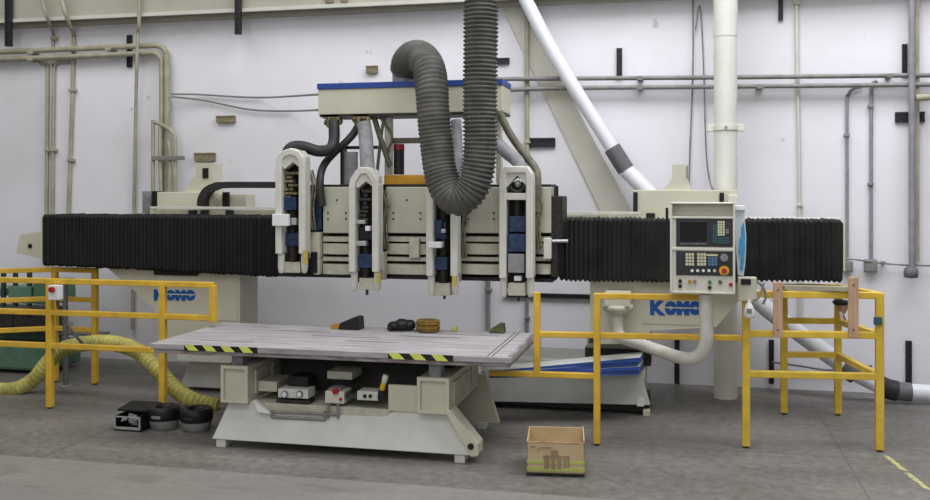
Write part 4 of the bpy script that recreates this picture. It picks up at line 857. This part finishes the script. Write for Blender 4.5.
# ------------------------------------------------------------------ floor items
def tub(px, label, slot):
    c = fl(px, 431); c.y = 6.32; c.x = X(px, 6.32)
    t = thing('round_tub', label, 'tub', (c.x, c.y, 0), 'black and grey tubs on the floor')
    r = .11
    MB().lathe((c.x, c.y, 0), [(r*.82, 0), (r*.92, .015), (r, .065), (r, .08)], 24).build('grey_base', M['grey'], t)
    m = MB().lathe((c.x, c.y, .068), [(r*1.03, 0), (r*1.09, .02), (r*1.09, .075), (r*.98, .092), (r*.62, .088), (r*.58, .06)], 24)
    m.build('black_rim', M['black'], t)
    MB().box(c.x-.035, c.x+.035, c.y-r*1.12, c.y-r*1.0, .088, .11).build('handle_slot', M[slot], t, .004)
tub(164.5, 'round black and grey tub in the middle, next to the clear fronted box', 'greypipe')
tub(196.5, 'round black and grey tub nearest the worktable, under the hose end', 'rubber')
t = thing('clear_fronted_box', 'low black open box with a shiny silver front on the floor', 'box', (X(129, 6.25), 6.25, 0))
p, q = X(113.5, 6.16), X(141, 6.16); zt = Z(129, 406, 6.3)
m = MB(); m.box(p, q, 6.16, 6.42, 0, .012); m.box(p, p+.01, 6.16, 6.42, 0, zt*.72); m.box(q-.01, q, 6.16, 6.42, 0, zt*.8); m.box(p-.01, q+.01, 6.40, 6.42, 0, zt)
m.prism([(6.22, zt*.86), (6.42, zt), (6.42, zt+.015), (6.22, zt*.86+.015)], 'x', p-.008, q+.012); m.build('body', M['black'], t, .003)
m = MB(); m.box(p+.008, q-.008, 6.155, 6.165, .012, .03); m.box(p+.008, q-.008, 6.155, 6.165, zt*.66, zt*.72); m.box(p+.004, p+.018, 6.155, 6.165, .012, zt*.72); m.box(q-.018, q-.004, 6.155, 6.165, .012, zt*.72); m.build('front_frame', M['steel'], t, .002)
m = MB(); random.seed(5)
for k in range(7):
    a = p+.03+random.random()*(q-p-.1); zz_ = .03+random.random()*zt*.35; m.prism([(a, zz_), (a+.05, zz_+random.uniform(-.01, .02)), (a+.045, zz_+.03), (a+.01, zz_+.035)], 'y', 6.18+.01*k, 6.187+.01*k)
m.build('silver_shards', M['steel'], t)  # scattered bright steel shapes behind the front frame
# cardboard box on a skid
CYF = 5.77; cx0, cx1 = X(527, CYF)+.005, X(586.5, CYF)-.008; ch = Z(556, 443, CYF); cb_ = Z(556, 473.5, CYF); CYB = 6.12
t = thing('cardboard_box', 'open cardboard box with lime bands on a dark skid on the floor', 'box', ((cx0+cx1)/2, 5.95, 0))
w = .008
m = MB(); m.box(cx0, cx1, CYF, CYB, cb_, cb_+.008); m.box(cx0, cx1, CYF, CYF+w, cb_, ch); m.box(cx0, cx0+w, CYF, CYB, cb_, ch+.01); m.box(cx1-w, cx1, CYF, CYB, cb_, ch+.02); m.box(cx0, cx1, CYB-w, CYB, cb_, ch+.012)
m.build('carton', M['card'], t, .002)
MB().box(cx0+w, cx1-w, CYF+w, CYB-w, cb_+.008, cb_+.03).build('carton_lining', M['cardin'], t)
m = MB(); random.seed(9); n = 14
m.add([(cx0+(cx1-cx0)*i/n, CYF-.001, ch+random.uniform(-.004, .008)*(j)) for j in (0, 1) for i in range(n+1)]+[(cx0+(cx1-cx0)*i/n, CYF+w, ch+.004*j) for j in (0, 1) for i in range(n+1)], [(i, i+1, n+2+i, n+1+i) for i in range(n)])
m.box(cx0, cx1, CYF-.001, CYF+w+.002, ch-.004, ch+.003); m.build('torn_edge', M['cardin'], t)
for ya, yb in ((461, 464), (467.5, 471)):
    MB().box(cx0-.001, cx1+.001, CYF-.003, CYF, Z(556, yb, CYF), Z(556, ya, CYF)).build('lime_band', M['limey'], t)
m = MB()
for xa, xb, ya, yb in ((544, 558, 455, 457), (552, 559, 450, 456), (559, 570, 456, 457.2), (545, 550, 458, 468), (552, 556, 459, 469), (558, 562, 458, 469), (564, 567, 459, 468), (568, 570, 458, 468), (531, 536, 445, 446.2), (538, 541, 448, 449), (540, 552, 446.5, 447.3)):
    m.box(X(xa, CYF), X(xb, CYF), CYF-.004, CYF, Z(xa, yb, CYF), Z(xa, ya, CYF))
m.build('faded_print', M['print'], t)
m = MB()
for xa, xb in ((527, 534), (553, 560), (577, 585)): m.box(X(xa, CYF), X(xb, CYF), CYF+.005, CYB, 0, cb_-.012)
m.box(cx0, cx1, CYF+.005, CYB, cb_-.014, cb_-.001); m.build('skid', M['rubber'], t, .002)
t.rotation_euler.z = math.radians(7); t.location.x -= .026
# floor tape
for (a, b), lb in ((((886, 456), (905, 471)), 'pale yellow tape strip on the floor nearest the pen'), (((907, 473), (929, 490)), 'pale yellow tape strip on the floor at the picture corner')):
    p, q = fl(*a), fl(*b); d = (q-p).normalized(); s = Vector((-d.y, d.x, 0))*.017
    m = MB(); n = 10; vs = []
    for i in range(n+1):
        c = p+(q-p)*i/n; j = random.uniform(-.003, .003); vs += [c+s*(1+j*30)+Vector((0, 0, .0015)), c-s*(1-j*30)+Vector((0, 0, .0015))]
    top = len(vs); vs += [v-Vector((0, 0, .0014)) for v in vs]
    fs = [(2*i, 2*i+1, 2*i+3, 2*i+2) for i in range(n)]+[(top+2*i, top+2*i+2, top+2*i+3, top+2*i+1) for i in range(n)]
    m.add(vs, fs); single(m, 'floor_tape', M['floortape'], lb, 'tape', 'floor tape strips')
# ------------------------------------------------------------------ light, camera
def area(name, loc, rot, sx, sy, e, col=(1, 1, 1)):
    l = bpy.data.lights.new(name, 'AREA'); l.shape = 'RECTANGLE'; l.size = sx; l.size_y = sy; l.energy = e; l.color = col
    o = bpy.data.objects.new(name, l); COL.objects.link(o); o.location = loc; o.rotation_euler = rot
    return o
R = math.radians
area('ceiling_light', (-6.2, 5.4, 6.6), (R(10), 0, 0), 5, 3, 285, (1, .985, .95))
area('ceiling_light', (1.2, 5.9, 6.4), (R(14), 0, 0), 6, 3, 780, (.96, .97, 1))
area('ceiling_light', (-1.5, 0.4, 6.6), (R(24), 0, 0), 8, 3, 360, (1, .99, .97))
area('front_fill_light', (-1.2, -3.2, 3.6), (R(80), 0, 0), 7, 2.2, 250, (1, .99, .96))  # added fill from behind the camera, brightens the front faces
w = bpy.data.worlds.new('hall_light'); bpy.context.scene.world = w; w.use_nodes = True
w.node_tree.nodes['Background'].inputs[0].default_value = (.93, .96, 1, 1); w.node_tree.nodes['Background'].inputs[1].default_value = .36
cam = bpy.data.cameras.new('camera'); co = bpy.data.objects.new('camera', cam); COL.objects.link(co)
co.location = (0, 0, EYE); co.rotation_euler = (math.pi/2, 0, ANG)
cam.sensor_width = 36; cam.lens = F*36/930; cam.shift_y = -60/930; cam.clip_end = 100
sc = bpy.context.scene; sc.camera = co
sc.view_settings.view_transform = 'Standard'; sc.view_settings.look = 'None'; sc.view_settings.gamma = 1; sc.view_settings.use_curve_mapping = False
sc.view_settings.exposure = -0.97
